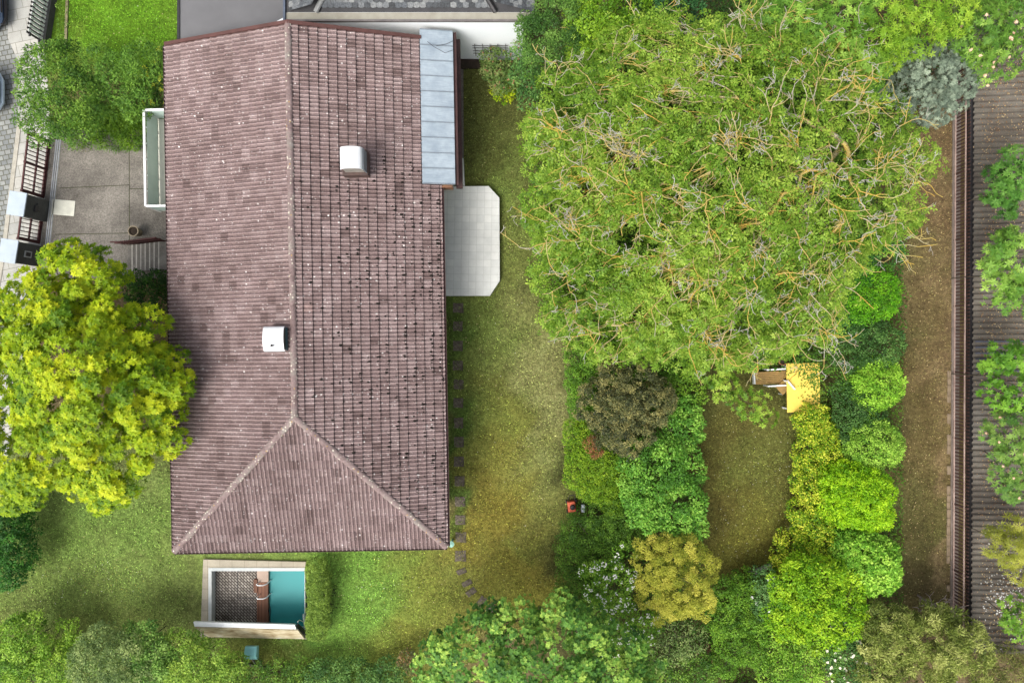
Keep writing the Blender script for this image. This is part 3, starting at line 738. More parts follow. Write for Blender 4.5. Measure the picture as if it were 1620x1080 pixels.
slr = NB(rb, 'roof', pm('slate_underlay', (66, 66, 68), None, 3, .9))
def SL_(O, U, D, Lu, Ld, cuts, seed):
    me = slates('slates', O, U, D, Lu, Ld, cuts, seed)
    me.transform(Matrix.Translation((-nb.location.x, -nb.location.y, 0))); link('slates', me, M_slate, slr)
# south slope between the two hips, and the two side slopes that drain to corners
hipA = (Vector((xa, SY, 0)), Vector((-1.0, .62, 0)).normalized())   # left hip line leaning right upward
SL_((x0, SY + 3, EZ + 1.52), (1, 0, 0), (0, -1, -.5), x1 - x0, 3.354, [((xa, SY, 0), (-1, .75, 0)), ((xb, SY, 0), (1, .75, 0))], 21)
SL_((x0, SY + 3.2, EZ + .02), (0, -1, 0), (-1, 0, -.0), 3.2, .0, [], 22) if False else None
me_cuts = [((xa, SY, 0), (1, -.75, 0)), ((0, SY, 0), (0, -1, 0))]
SL_((xa + 2.4, SY, EZ + (xa + 2.4 - x0) * .5), (0, 1, 0), (-1, 0, -.5), 3.4, (xa + 2.4 - x0) * 1.118, me_cuts, 23)
SL_((xb - 2.4, SY, EZ + (x1 - xb + 2.4) * .5), (0, 1, 0), (1, 0, -.5), 3.4, (x1 - xb + 2.4) * 1.118, [((xb, SY, 0), (-1, -.75, 0)), ((0, SY, 0), (0, -1, 0))], 24)
def hipline(x, sx, m):
    mb = MB(); mb.tube([(x, SY - .02, EZ + .05), (x + sx * 2.3, SY + 3.06, EZ + 1.6)], .09, 8); NB(mb, 'hip_cap', m, slr)
hipline(xa, 1, pm('pale_hip', (150, 152, 152), (128, 130, 130), 4, .8)); hipline(xb, -1, M_darkmetal)
NB(MB().box(x0, x1, SY - .25, SY - .01, EZ - .08, EZ - .02), 'gutter', pm('beige_gutter', (148, 146, 134), (134, 130, 118), 3, .7, amp=.06))
NB(MB().box(x0, x1, SY - .32, SY - .255, EZ - .12, EZ - .0), 'gutter', pm('gutter_grey', (112, 108, 106), (96, 92, 92), 4, .7))
NB(MB().box(x0 - .08, x0 - .003, SY - .34, SY + 6, EZ - .1, EZ + .06), 'roof_edge', pm('blue_grey_edge', (84, 92, 106), (70, 78, 92), 4, .6))

# trellis on the white wall
e = empty('trellis', (P(775, 85, 0)[0], NY - .05, 0)); tag(e, 'thin dark metal trellis fixed on the white wall above the rose bush', 'trellis')
mb = MB()
ex = e.location.x; xa_, xb_ = P(752, 80, 1)[0] - ex, P(800, 80, 1)[0] - ex
for z in (.75, 1.0, 1.25, 1.45): mb.tube([(xa_ - .1, 0, z), (xb_ + .1, 0, z)], .011, 5)
for i in range(5): x = xa_ + (xb_ - xa_) * i / 4; mb.tube([(x, .0, .5), (x, .0, 1.6)], .011, 5)
for z in (.8, 1.4): mb.tube([(xa_, .06, z), (xa_, -.12, z + .02)], .008, 5)
mb.build('lattice', M_darkmetal, e)
o = MB().box(P(724, 97, .1)[0], P(760, 97, .1)[0], NY - .38, NY - .02, 0, .12).build('wall_footing', M_soil); tag(o, 'dark strip of edging at the foot of the white wall', 'edging')

# ---- right side: retaining wall, fence, corrugated roof of the neighbour
FX = P(1510, 540, .12)[0]; fX = lambda y: FX - .0045 * (11 - y)
fy_top, fy_bot = P(0, 150, 0)[1], P(0, 1000, 0)[1]
o = MB().prism([(FX + .02, 16), (FX + .34, 16), (FX + .16, -16), (FX - .14, -16)], -2.4, .06).build('retaining_wall', pm('wall_concrete', (128, 116, 108), (104, 94, 86), 3, .9)); tag(o, 'low concrete retaining wall carrying the brown picket fence', 'wall')
fe = empty('picket_fence', (FX, 0, 0)); tag(fe, 'long brown picket fence along the bare soil strip and corrugated roof', 'fence')
M_fence = pm('fence_brown', (92, 66, 60), (62, 46, 44), 3, .7, fine=30, k=.85)
M_rail = pm('fence_rail', (178, 156, 146), (146, 124, 116), 2, .7, fine=30, k=.9)
npn = 9
for i in range(npn + 1):
    y = 12.2 + (-12.0 - 12.2) * i / npn; x = fX(y) - FX + .06
    MB().box(x - .035, x + .035, y - .035, y + .035, 0, .98).build('post', M_fence, fe)
    if i == npn: break
    y2 = 12.2 - 24.2 * (i + 1) / npn; mb = MB(); k = int(2.69 / .135)
    for j in range(1, k):
        yy = y + (y2 - y) * j / k; xx = fX(yy) - FX + .06
        mb.box(xx - .012, xx + .012, yy - .026, yy + .026, .12, 1.02 + .012 * math.sin(yy * 3.1))
    mb.build('picket_panel', M_fence, fe)
xa_, xb_ = fX(12.2) - FX, fX(-12) - FX
for z, w_ in ((.14, .045), (.78, .03)):
    mb = MB(); mb.prism([(xa_ + .0, 12.2), (xa_ + w_, 12.2), (xb_ + w_, -12), (xb_ + .0, -12)], z, z + .05); mb.build('rail', M_rail, fe)
# row of small pale kerb stones at the fence foot
rnd = random.Random(4); y = -1.2; M_kerb = pm('pale_kerb', (136, 120, 100), (112, 98, 80), 4, .9)
while y > -12:
    l = rnd.uniform(.25, .45); 
    if rnd.random() < .75:
        o = MB().box(-.07, .07, -l / 2, l / 2, 0, rnd.uniform(.03, .06), rz=rnd.uniform(-.03, .03)).build('kerb_stone', M_kerb, bevel=.008); o.location = (fX(y) - .10, y - l / 2, 0)
        tag(o, 'small pale kerb stone in the row along the foot of the picket fence', 'kerb stone', 'kerb stones at the foot of the picket fence')
    y -= l + .02

def corrmat():
    m, t, b = newmat('corrugated_sheet', .7, .3); co = coord(t)
    a = ramp(t, noise(t, co, .5, 5, .6), [(.35, lin((66, 65, 60))), (.5, lin((86, 85, 78))), (.65, lin((108, 106, 99)))])
    g = noise(t, coord(t, (1.5, 4, 1)), 18, 5, .8)
    lit = ramp(t, g, [(.50, (0, 0, 0)), (.62, (1, 1, 1))])
    c = mixc(t, lit, a, lin((112, 90, 76)))
    c = mixc(t, specks(t, co, 10, .12, .2), c, lin((176, 150, 110)))
    c = mixc(t, 1.0, c, ramp(t, noise(t, co, 40, 3, .7), [(.3, (.6, .6, .6)), (.7, (1.4, 1.4, 1.4))]), 'MULTIPLY')
    t.links.new(c, b.inputs['Base Color']); bump(t, b, g, .5, .02); return m
sx0 = P(1541, 540, .35)[0]; sy0, sy1 = -12.6, 13.4
nu = int((sy1 - sy0) / .02); yy = np.linspace(sy0, sy1, nu); prof = .038 * (np.clip(np.cos((yy) / .235 * 2 * np.pi) * 1.6, -1, 1)) + .004 * np.sin(yy * 31)
colx = np.array([sx0, sx0 + 1.2, sx0 + 1.2, sx0 + 3.5, sx0 + 6]); colz = np.array([.35, .45, .47, .66, .86])
V = np.stack([np.repeat(colx, nu) - .0045 * (11 - np.tile(yy, 5)), np.tile(yy, 5), np.repeat(colz, nu) + np.tile(prof, 5)], 1)
i = (np.arange(4)[:, None] * nu + np.arange(nu - 1)[None]).ravel(); f = np.stack([i, i + nu, i + nu + 1, i + 1], 1)
me = np_mesh('corrugated_roof', V, f)
sh = empty('neighbour_shed', (sx0 + 3, 0, -2.4)); tag(sh, 'long low shed with dark corrugated roof littered with leaves behind the fence', 'shed')
me.transform(Matrix.Translation((-sh.location.x, 0, 2.4))); ro = link('roof', me, corrmat(), sh)
MB().box(-2.9, 2.9, sy0 + .1, sy1 - .1, 0, 2.62).build('wall', M_darkconc, sh)
MB().box(-3.08, -2.96, sy0, sy1, 2.5, 2.64).build('gutter', M_darkmetal, sh)
# a stretch of bare shiny ribs (cleaner replacement sheets)
mb = MB()
for k in range(7):
    y = P(0, 541 + k * 7.6, .4)[1]; y = round(y / .235) * .235
    mb.box(-2.985, -1.0, y - .03, y + .03, 2.80 - 0.02, 2.81)
mb.v = [(x, y, z + (x + 3) * .08 + .02) for x, y, z in mb.v]
mb.build('bare_ribs', pm('dark_blue_sheet', (78, 82, 94), (54, 56, 64), 4, .4), ro)
def litter(name, label, regions, cols, n, size, kindo='stuff', seed=1, zf=None, cat='leaves'):
    rng = np.random.default_rng(seed); V = []; Fc = []; T = []
    R = np.array([r[4] for r in regions], float); R /= R.sum()
    for i in range(n):
        r = regions[rng.choice(len(regions), p=R)]
        px = rng.uniform(r[0], r[2]); py = rng.uniform(r[1], r[3])
        if len(r) > 5: px = rng.normal((r[0] + r[2]) / 2, (r[2] - r[0]) / 4); py = rng.normal((r[1] + r[3]) / 2, (r[3] - r[1]) / 4)
        x, y, _ = P(px, py, 0); z = zf(x, y) if zf else 0.03
        s = size * rng.uniform(.5, 1.3); a = rng.uniform(0, 6.28); b = len(V)
        for dx, dy, dz in ((-s, 0, 0), (0, -s * .5, .01), (s, 0, .004), (0, s * .5, .012)):
            V.append((x + dx * math.cos(a) - dy * math.sin(a), y + dx * math.sin(a) + dy * math.cos(a), z + dz + rng.uniform(0, .01)))
        Fc.append((b, b + 1, b + 2, b + 3)); T += [rng.random()] * 4
    me = np_mesh(name, V, Fc); a = me.attributes.new('tone', 'FLOAT', 'POINT'); a.data.foreach_set('value', np.array(T, dtype=np.float32))
    m = leafmat(name + '_mat', *cols, trans=0.1); o = link(name, me, m); tag(o, label, cat, kind=kindo); return o
def zroof(x, y):
    xx = x + .0045 * (11 - y); return .35 + max(0, xx - sx0) * .083 + .05
sr_ = F / (CAMH - .45) / (F / CAMH)
litter('leaf_litter', 'scattered fallen leaves on the dark corrugated shed roof', [(1540, 100, 1640, 1010, 1)], ((96, 64, 44), (150, 118, 80), (206, 186, 140)), 4200, .035, seed=4, zf=zroof)
litter('fallen_petals', 'drift of white petals on the lower end of the corrugated roof', [(1545, 890, 1615, 990, 3, 1), (1545, 820, 1612, 960, 1)], ((190, 190, 180), (214, 214, 206), (230, 230, 226)), 210, .045, seed=5, zf=zroof, cat='petals')

# ================================================================ POOL
px0, px1, py0, py1 = PIT
ZC = .12; ZF = -.22
sp_ = MB()
out = px_poly([(321.5, 884.5), (484, 888.5), (485, 1010.5), (317, 1007)], ZC)
ox0, oy0 = out[0][0], out[0][1]; 
ring = [(out[0], out[1], (px1, py1), (px0, py1)), (out[1], out[2], (px1, py0), (px1, py1)), (out[2], out[3], (px0, py0), (px1, py0)), (out[3], out[0], (px0, py1), (px0, py0))]
M_cope = brickmat('pool_paving', (176, 168, 150), (162, 154, 138), (138, 130, 112), .5, .45, .85, 0, .008, .0, .85)
pool = empty('sunken_pool', ((px0 + px1) / 2, (py0 + py1) / 2, 0)); tag(pool, 'small sunken pool with teal water, wooden deck and checkered patio', 'pool')
def PB(mb, name, m, par=pool, **kw):
    mb.v = [(x - pool.location.x, y - pool.location.y, z) for x, y, z in mb.v]; return mb.build(name, m, par, **kw)
mb = MB(); mb.prism([out[0], out[1], (px1, py1), (px0, py1)], -.3, ZC); mb.prism([out[0], (px0, py1), (px0, py0), out[3]], -.3, ZC)
mb.prism([out[3], (px0, py0), (px1, py0), out[2]], -.3, ZC)
PB(mb, 'paving', M_cope)
mb = MB(); wd = .13
mb.box(px0 + .0, px0 + wd, py0, py1 - wd, ZF - .9, ZC + .02); mb.box(px0, px1, py1 - wd, py1, ZF - .9, ZC + .02); mb.box(px0, px1, py0, py0 + .06, ZF - .9, ZC - .02); mb.box(px1 - .03, px1, py0 + .06, py1 - wd, ZF - .9, ZC - .02)
PB(mb, 'pool_wall', pm('pool_white', (184, 188, 186), (164, 170, 170), 3, .6, amp=.06))
def checkmat():
    m, t, b = newmat('patio_tiles', .7, .3); co = coord(t, (1, 1, 1), math.radians(45))
    ck = t.nodes.new('ShaderNodeTexBrick'); ck.offset = .5; ck.inputs['Scale'].default_value = 1
    ck.inputs['Brick Width'].default_value = .18; ck.inputs['Row Height'].default_value = .09; ck.inputs['Mortar Size'].default_value = .018
    ck.inputs['Color1'].default_value = (*lin((170, 164, 154)), 1); ck.inputs['Color2'].default_value = (*lin((122, 116, 108)), 1); ck.inputs['Mortar'].default_value = (*lin((66, 58, 53)), 1)
    t.links.new(co, ck.inputs['Vector'])
    st = ramp(t, noise(t, coord(t), 1.3, 5, .65), [(.35, (.55, .53, .51)), (.62, (1.15, 1.15, 1.15))])
    t.links.new(mixc(t, 1.0, ck.outputs['Color'], st, 'MULTIPLY'), b.inputs['Base Color']); return m
xd0, xd1 = P(408, 950, ZF)[0], P(426, 950, ZF)[0]
PB(MB().box(px0 + wd, xd0, py0, py1 - wd, ZF - .1, ZF), 'patio_floor', checkmat())
jm = MB(); xm = P(376, 0, ZF)[0]; ym = P(0, 946, ZF)[1]
jm.box(xm - .012, xm + .012, ym, py1 - wd, ZF, ZF + .004); jm.box(xm, xd0, ym - .012, ym + .012, ZF, ZF + .004)
PB(jm, 'floor_joints', M_darkmetal)
M_deck = brickmat('deck_wood', (132, 92, 72), (112, 78, 62), (58, 40, 34), 3.0, .13, .9, math.radians(90), .008, .5, .7)
yt = P(0, 919, ZF)[1]
PB(MB().box(xd0, xd1, py0, yt, ZF - .1, ZF + .12), 'deck', M_deck, bevel=.008)
PB(MB().box(xd0, xd1, yt, py1 - wd, ZF - .1, ZF + .10), 'deck_end', pm('tan_slab', (176, 156, 142), (158, 138, 124), 3, .8, amp=.1))
PB(MB().box(xd0 - .12, xd0 + .03, P(0, 938, 0)[1], P(0, 917, 0)[1], ZF, ZF + .16), 'deck_step', M_deck, bevel=.008)
PB(MB().box(xd1, px1 - .02, py0, py1 - wd, -1.8, -1.7), 'pool_floor', pm('pool_liner', (110, 200, 198), (96, 186, 186), 1.0, .5, amp=.03))
mb = MB(); mb.box(xd1 - .02, xd1, py0, py1 - wd, -1.8, ZF); PB(mb, 'pool_liner', pm('pool_liner', (0, 0, 0)))
m, t_, b_ = newmat('pool_water', .03, .5)
tb = t_.nodes.new('ShaderNodeBsdfTransparent'); tb.inputs[0].default_value = (.16, .78, .80, 1)
gl = t_.nodes.new('ShaderNodeBsdfGlossy'); gl.inputs['Roughness'].default_value = .55
df = t_.nodes.new('ShaderNodeBsdfDiffuse'); df.inputs[0].default_value = (*lin((58, 168, 170)), 1)
fr = t_.nodes.new('ShaderNodeFresnel'); fr.inputs[0].default_value = 1.33
bp = t_.nodes.new('ShaderNodeBump'); bp.inputs['Strength'].default_value = .15; bp.inputs['Distance'].default_value = .05
t_.links.new(noise(t_, coord(t_), 3, 3, .5), bp.inputs['Height']); t_.links.new(bp.outputs[0], fr.inputs[1] if len(fr.inputs) > 1 else gl.inputs['Normal']); t_.links.new(bp.outputs[0], gl.inputs['Normal'])
m1 = t_.nodes.new('ShaderNodeMixShader'); m1.inputs[0].default_value = .55; t_.links.new(tb.outputs[0], m1.inputs[1]); t_.links.new(df.outputs[0], m1.inputs[2])
m2 = t_.nodes.new('ShaderNodeMixShader'); m2.inputs[0].default_value = .03; t_.links.new(m1.outputs[0], m2.inputs[1]); t_.links.new(gl.outputs[0], m2.inputs[2])
t_.links.new(m2.outputs[0], t_.nodes['Material Output'].inputs[0]); M_water = m
wp = MB(); wp.add([(xd1, py0, ZF - .02), (px1 - .02, py0, ZF - .02), (px1 - .02, py1 - wd, ZF - .02), (xd1, py1 - wd, ZF - .02)], [(0, 1, 2, 3)])
tag(PB(wp, 'water', M_water), None)
# steel ladder rails over the deck edge
for py in (920, 941):
    y = P(0, py, 0)[1]; mb = MB(); x = xd1
    mb.tube([(x - .34, y, ZF + .12), (x - .34, y, ZF + .5), (x - .25, y, ZF + .62), (x - .05, y, ZF + .62), (x + .06, y, ZF + .45), (x + .08, y, ZF - .4)], .022, 8)
    PB(mb, 'ladder_rail', M_white, smooth=True)
mb = MB()
for z in (-.55, -.8): mb.box(xd1 + .05, xd1 + .13, P(0, 941, 0)[1], P(0, 920, 0)[1], z, z + .03)
PB(mb, 'ladder_tread', pm('tread', (206, 196, 150), None, 3, .6))
# tilted tan panel with a white cap, leaning over the lower end
mb = MB(); A1, A2 = P(331, 1005, .13), P(483, 1008.5, .13); B1, B2 = P(309, 990, .95), P(472, 995, .95)
up = Vector((0, 0, .05)); bk = Vector((0, -.02, 0))
a = [Vector(v) for v in (A1, A2, B2, B1)]; nrm = (a[1] - a[0]).cross(a[3] - a[0]).normalized() * .05
mb.add([tuple(v) for v in a] + [tuple(v + nrm) for v in a], [(0, 1, 2, 3), (7, 6, 5, 4), (0, 4, 5, 1), (1, 5, 6, 2), (2, 6, 7, 3), (3, 7, 4, 0)])
pc = empty('leaning_panel', ((A1[0] + A2[0]) / 2, A1[1], .12)); tag(pc, 'tan panel with thick white top bar leaning over the lower pool edge', 'panel')
def PC(mb, name, m, **kw):
    mb.v = [(x - pc.location.x, y - pc.location.y, z - .12) for x, y, z in mb.v]; return mb.build(name, m, pc, **kw)
def stainmat():
    m, t, b = newmat('tan_render', .9, .2); co = coord(t)
    c = ramp(t, noise(t, coord(t, (1, 1, 2)), 1.8, 6, .6), [(.35, lin((128, 112, 82))), (.5, lin((164, 152, 124))), (.6, lin((178, 168, 142))), (.7, lin((186, 182, 168)))])
    t.links.new(c, b.inputs['Base Color']); return m
PC(mb, 'panel_board', stainmat())
mb = MB(); c_ = [P(307, 982, .95), P(467, 986.5, .95), P(469, 993.5, .95), P(309, 989.5, .95)]
mb.prism([p[:2] for p in c_], .90, 1.02); PC(mb, 'top_bar', M_white, bevel=.01)
mb = MB(); mb.tube([P(469, 989, .93), P(484, 1003, .15)], .05, 6); mb.tube([P(471, 986, .9), P(483, 998, .15)], .03, 6); PC(mb, 'side_brace', M_darkmetal)
mb = MB(); mb.tube([P(471, 983, .9), P(474, 980, .5), P(480, 983, .2), P(482, 990, .14)], .018, 6); mb.tube([P(480, 971, .14), P(480, 975, .3), P(481, 984, .14)], .03, 6)
o = mb.build('pool_hose', M_white); tag(o, 'short white hose at the lower right corner of the pool', 'hose')
mb = MB(); pts_ = [(427, 958, ZF - .01), (428, 966, ZF + .01), (427, 976, ZF), (428, 984, ZF)]
o = MB().tube([P(*p) for p in pts_], .012, 6).build('dark_cable', M_darkmetal); tag(o, 'thin dark cable hanging at the deck edge in the water', 'cable')

# teal tub with two handles beside the bottom shrubs
bx = P(397, 1029, .8); e = empty('teal_cart', (bx[0], bx[1] - .1, 0)); tag(e, 'small teal box on two grey legs standing below the pool', 'garden box')
tb_ = MB(); w2, l2 = .25, .24
tb_.add([(-w2, -l2, .62), (w2, -l2, .62), (w2, l2, .62), (-w2, l2, .62), (-w2 - .02, -l2, .80), (w2 + .02, -l2, .80), (w2 - .02, l2 + .04, .80), (-w2 + .02, l2 + .04, .80), (-w2, -.05, .93), (w2, -.05, .93)],
    [(3, 2, 1, 0), (0, 1, 5, 4), (2, 3, 7, 6), (1, 2, 6, 9, 5), (3, 0, 4, 8, 7), (4, 5, 9, 8), (8, 9, 6, 7)])
tb_.build('box_body', pm('teal_paint', (122, 178, 176), (108, 160, 160), 4, .5, amp=.08), e, bevel=.012)
for sx in (-.15, .15):
    MB().tube([(sx, -.12, .64), (sx * .9, -.42, .35), (sx * .8, -.78, 0)], .035, 6).build('leg', M_darkconc, e)
MB().tube([(-.1, -.47, .3), (.1, -.47, .3)], .02, 6).build('crossbar', M_darkconc, e)
o = MB().tube([P(375, 1044, .06), P(400, 1052, .08), P(432, 1058, .05)], .05, 7).build('timber_edging', pm('grey_timber', (92, 82, 78), (74, 66, 62), 5, .9)); tag(o, 'grey weathered timber lying below the teal box', 'timber')

# ================================================================ stepping stones
M_step = pm('stepping_stone', (104, 96, 84), (62, 56, 48), 7, .95, fine=22, bmp=.8, amp=.5)
rnd = random.Random(8)
steps = [(725, 487, .42, .40, 0), (724.5, 516, .38, .40, 0), (724.5, 547, .40, .42, 0), (724.5, 578, .41, .40, 0), (725.5, 607.5, .40, .39, 0), (725, 637, .40, .40, 0), (725.5, 669, .38, .43, 0),
         (726, 699, .40, .42, 0), (726, 730, .41, .42, 0), (727, 761, .41, .42, 0), (728, 793, .42, .41, 0), (728, 822, .42, .40, 0), (729, 849.5, .44, .42, 0), (728.5, 879, .46, .44, 0),
         (730, 903.5, .40, .22, .35), (738.6, 922, .42, .22, .45), (745.5, 936, .42, .24, .65), (762, 951, .42, .28, .95), (777, 962, .42, .28, .9)]
names = ['under the bottom edge of the white terrace', 'second below the white terrace', 'third below the white terrace', 'fourth below the white terrace', 'fifth below the white terrace', 'sixth below the white terrace', 'seventh below the white terrace',
         'seventh up from the green rain pipe', 'sixth up from the green rain pipe', 'fifth up from the green rain pipe', 'third square one up from the green rain pipe', 'second square one up from the green rain pipe', 'level with the green rain pipe',
         'pale pebbly square one just below the green rain pipe', 'first oblong stone of the curve', 'second oblong stone of the curve', 'third oblong stone of the curve', 'fourth oblong stone of the curve', 'last oblong stone beside the maple']
names[9] = 'fourth up from the green rain pipe'; names[8] = 'fifth up from the green rain pipe'; names[7] = 'sixth up from the green rain pipe'
for (px, py, a, b, r), nm in zip(steps, names):
    x, y, _ = P(px, py, .03); mb = MB()
    k = 10; poly = []
    for q in range(4 * 3):
        side, t_ = divmod(q, 3); t_ = t_ / 3
        cs = [(-1, -1), (1, -1), (1, 1), (-1, 1)]; c0, c1_ = cs[side], cs[(side + 1) % 4]
        u = (c0[0] + (c1_[0] - c0[0]) * t_) * a / 2 + rnd.uniform(-.012, .012); v = (c0[1] + (c1_[1] - c0[1]) * t_) * b / 2 + rnd.uniform(-.012, .012)
        poly.append((u * math.cos(r) - v * math.sin(r), u * math.sin(r) + v * math.cos(r)))
    mb.prism(poly, -.02, .035); o = mb.build('stepping_stone', M_step, bevel=.008); o.location = (x, y, 0)
    tag(o, 'stepping stone, ' + nm, 'stepping stone', 'stepping stones in the lawn beside the house')

# ================================================================ GARDEN FURNITURE
# yellow table, lounger, chair, pots, grill
c = P(1271, 613, .75); e = empty('garden_table', (c[0], c[1], 0), math.radians(1)); tag(e, 'rectangular bright yellow garden table half hidden under the big tree', 'table')
hw_, hl_ = .66, .98
MB().box(-hw_, hw_, -hl_, hl_, .71, .75).build('tabletop', pm('yellow_paint', (228, 198, 92), (222, 190, 84), 9, .6, amp=.10, k=.92), e, bevel=.01)
for sx in (-.55, .55):
    for sy in (-.85, .85): MB().box(sx - .03, sx + .03, sy - .03, sy + .03, 0, .71).build('leg', M_white, e)
c = P(1221, 597, .4); e = empty('garden_lounger', (c[0], c[1], 0), math.radians(3)); tag(e, 'wooden slatted lounger with white metal arms left of the yellow table', 'lounger')
mb = MB()
for i in range(7): mb.box(-.68, .60, -.25 + i * .072, -.19 + i * .072, .36, .385)
mb.build('seat', pm('tan_wood', (156, 124, 74), (130, 108, 66), 6, .8), e)
for sy in (-.33, .33):
    MB().box(-.25, .55, sy - .03, sy + .03, .55, .58).build('arm', M_white, e, bevel=.008)
    for sx in (-.2, .5): MB().box(sx - .02, sx + .02, sy - .02, sy + .02, 0, .55).build('leg', M_white, e)
MB().box(-.78, -.74, -.22, .22, .38, .60).build('end_bar', M_white, e, bevel=.008)
c = P(1238, 613, .4); e = empty('garden_chair', (c[0], c[1], 0), math.radians(-50)); tag(e, 'white framed chair tucked against the lower left of the yellow table', 'chair')
MB().box(-.22, .22, -.2, .2, .42, .45).build('seat', pm('tan_wood', (0, 0, 0)), e, bevel=.01)
MB().box(-.24, .24, .2, .24, .45, .88).build('backrest', M_white, e, bevel=.01)
for sx in (-.2, .2):
    for sy in (-.18, .18): MB().tube([(sx, sy, 0), (sx, sy, .42)], .015, 6).build('leg', M_white, e)
pot('plant_pot', 1233, 570.5, .17, .35, 'round terracotta pot above the wooden lounger under the big tree', pm('terracotta', (170, 120, 84), (146, 104, 74), 6, .9))

# small orange-red lawnmower in the gap of the hedge
c = P(905, 802, .3); e = empty('lawn_mower', (c[0], c[1], 0), math.radians(6)); tag(e, 'small orange-red lawn mower parked in the gap of the hedge', 'lawn mower')
mb = MB(); mb.add([(-.18, -.24, .1), (.18, -.24, .1), (.18, .24, .1), (-.18, .24, .1), (-.14, -.2, .26), (.14, -.2, .26), (.14, .2, .26), (-.14, .2, .26)], [(3, 2, 1, 0), (4, 5, 6, 7), (0, 1, 5, 4), (1, 2, 6, 5), (2, 3, 7, 6), (3, 0, 4, 7)])
mb.build('deck', pm('orange_red_paint', (208, 104, 74), (186, 84, 58), 5, .5, amp=.06), e, bevel=.03)
MB().lathe((0.02, 0, 0), [(.1, .26), (.11, .33), (.08, .38), (.02, .39)], 16).build('engine', M_darkmetal, e)
for sx in (-.2, .2):
    for sy in (-.2, .2): MB().tube([(sx - .02, sy, .08), (sx + .02, sy, .08)], .08, 12).build('wheel', M_darkmetal, e)
MB().tube([(-.12, .2, .15), (-.14, .42, .5), (-.1, .6, .8), (.1, .6, .8), (.14, .42, .5), (.12, .2, .15)], .014, 6).build('handle', M_darkmetal, e)
o = MB().prism(px_poly([(920, 798), (925, 798), (925.5, 810), (920, 810)], .2), 0, .22).build('stone_block', pm('white_stone', (200, 206, 216), (180, 186, 196), 5, .8), bevel=.02); tag(o, 'small white block in the hedge gap right of the orange-red mower', 'block')
o = MB().prism(px_poly([(1184, 905), (1223, 890), (1226, 896), (1192, 911)], .12), 0, .12).build('edging_plank', pm('grey_plank', (150, 146, 140), (128, 124, 118), 5, .9), bevel=.01); tag(o, 'grey concrete edging piece at the lower end of the inner lawn', 'edging')
mb = MB(); mb.tube([P(985, 722, .9), P(991, 727, 1.0), P(995, 732, .9)], .035, 7); mb.tube([P(1005, 711, .9), P(1006, 716, 1.0), P(1004, 719, .9)], .03, 7)
o = mb.build('white_ornament', M_white); tag(o, 'broken white garden ornament showing between olive conifer and hedge', 'ornament')
# dark timber hut roof at the bottom edge
e = empty('garden_hut', P(1165, 1095, 0)); tag(e, 'dark board roof of a hut at the bottom edge between shrubs', 'hut')
mb = MB()
for i in range(9): mb.box(-.85 + i * .19, -.85 + i * .19 + .18, -1.2, .12, 1.55 + (i % 2) * .015, 1.60 + (i % 2) * .015)
M_dw = pm('dark_wood', (72, 64, 58), (54, 48, 44), 5, .9)
mb.build('roof', M_dw, e); MB().box(-.75, .75, -1.1, .0, 0, 1.55).build('wall', M_dw, e)

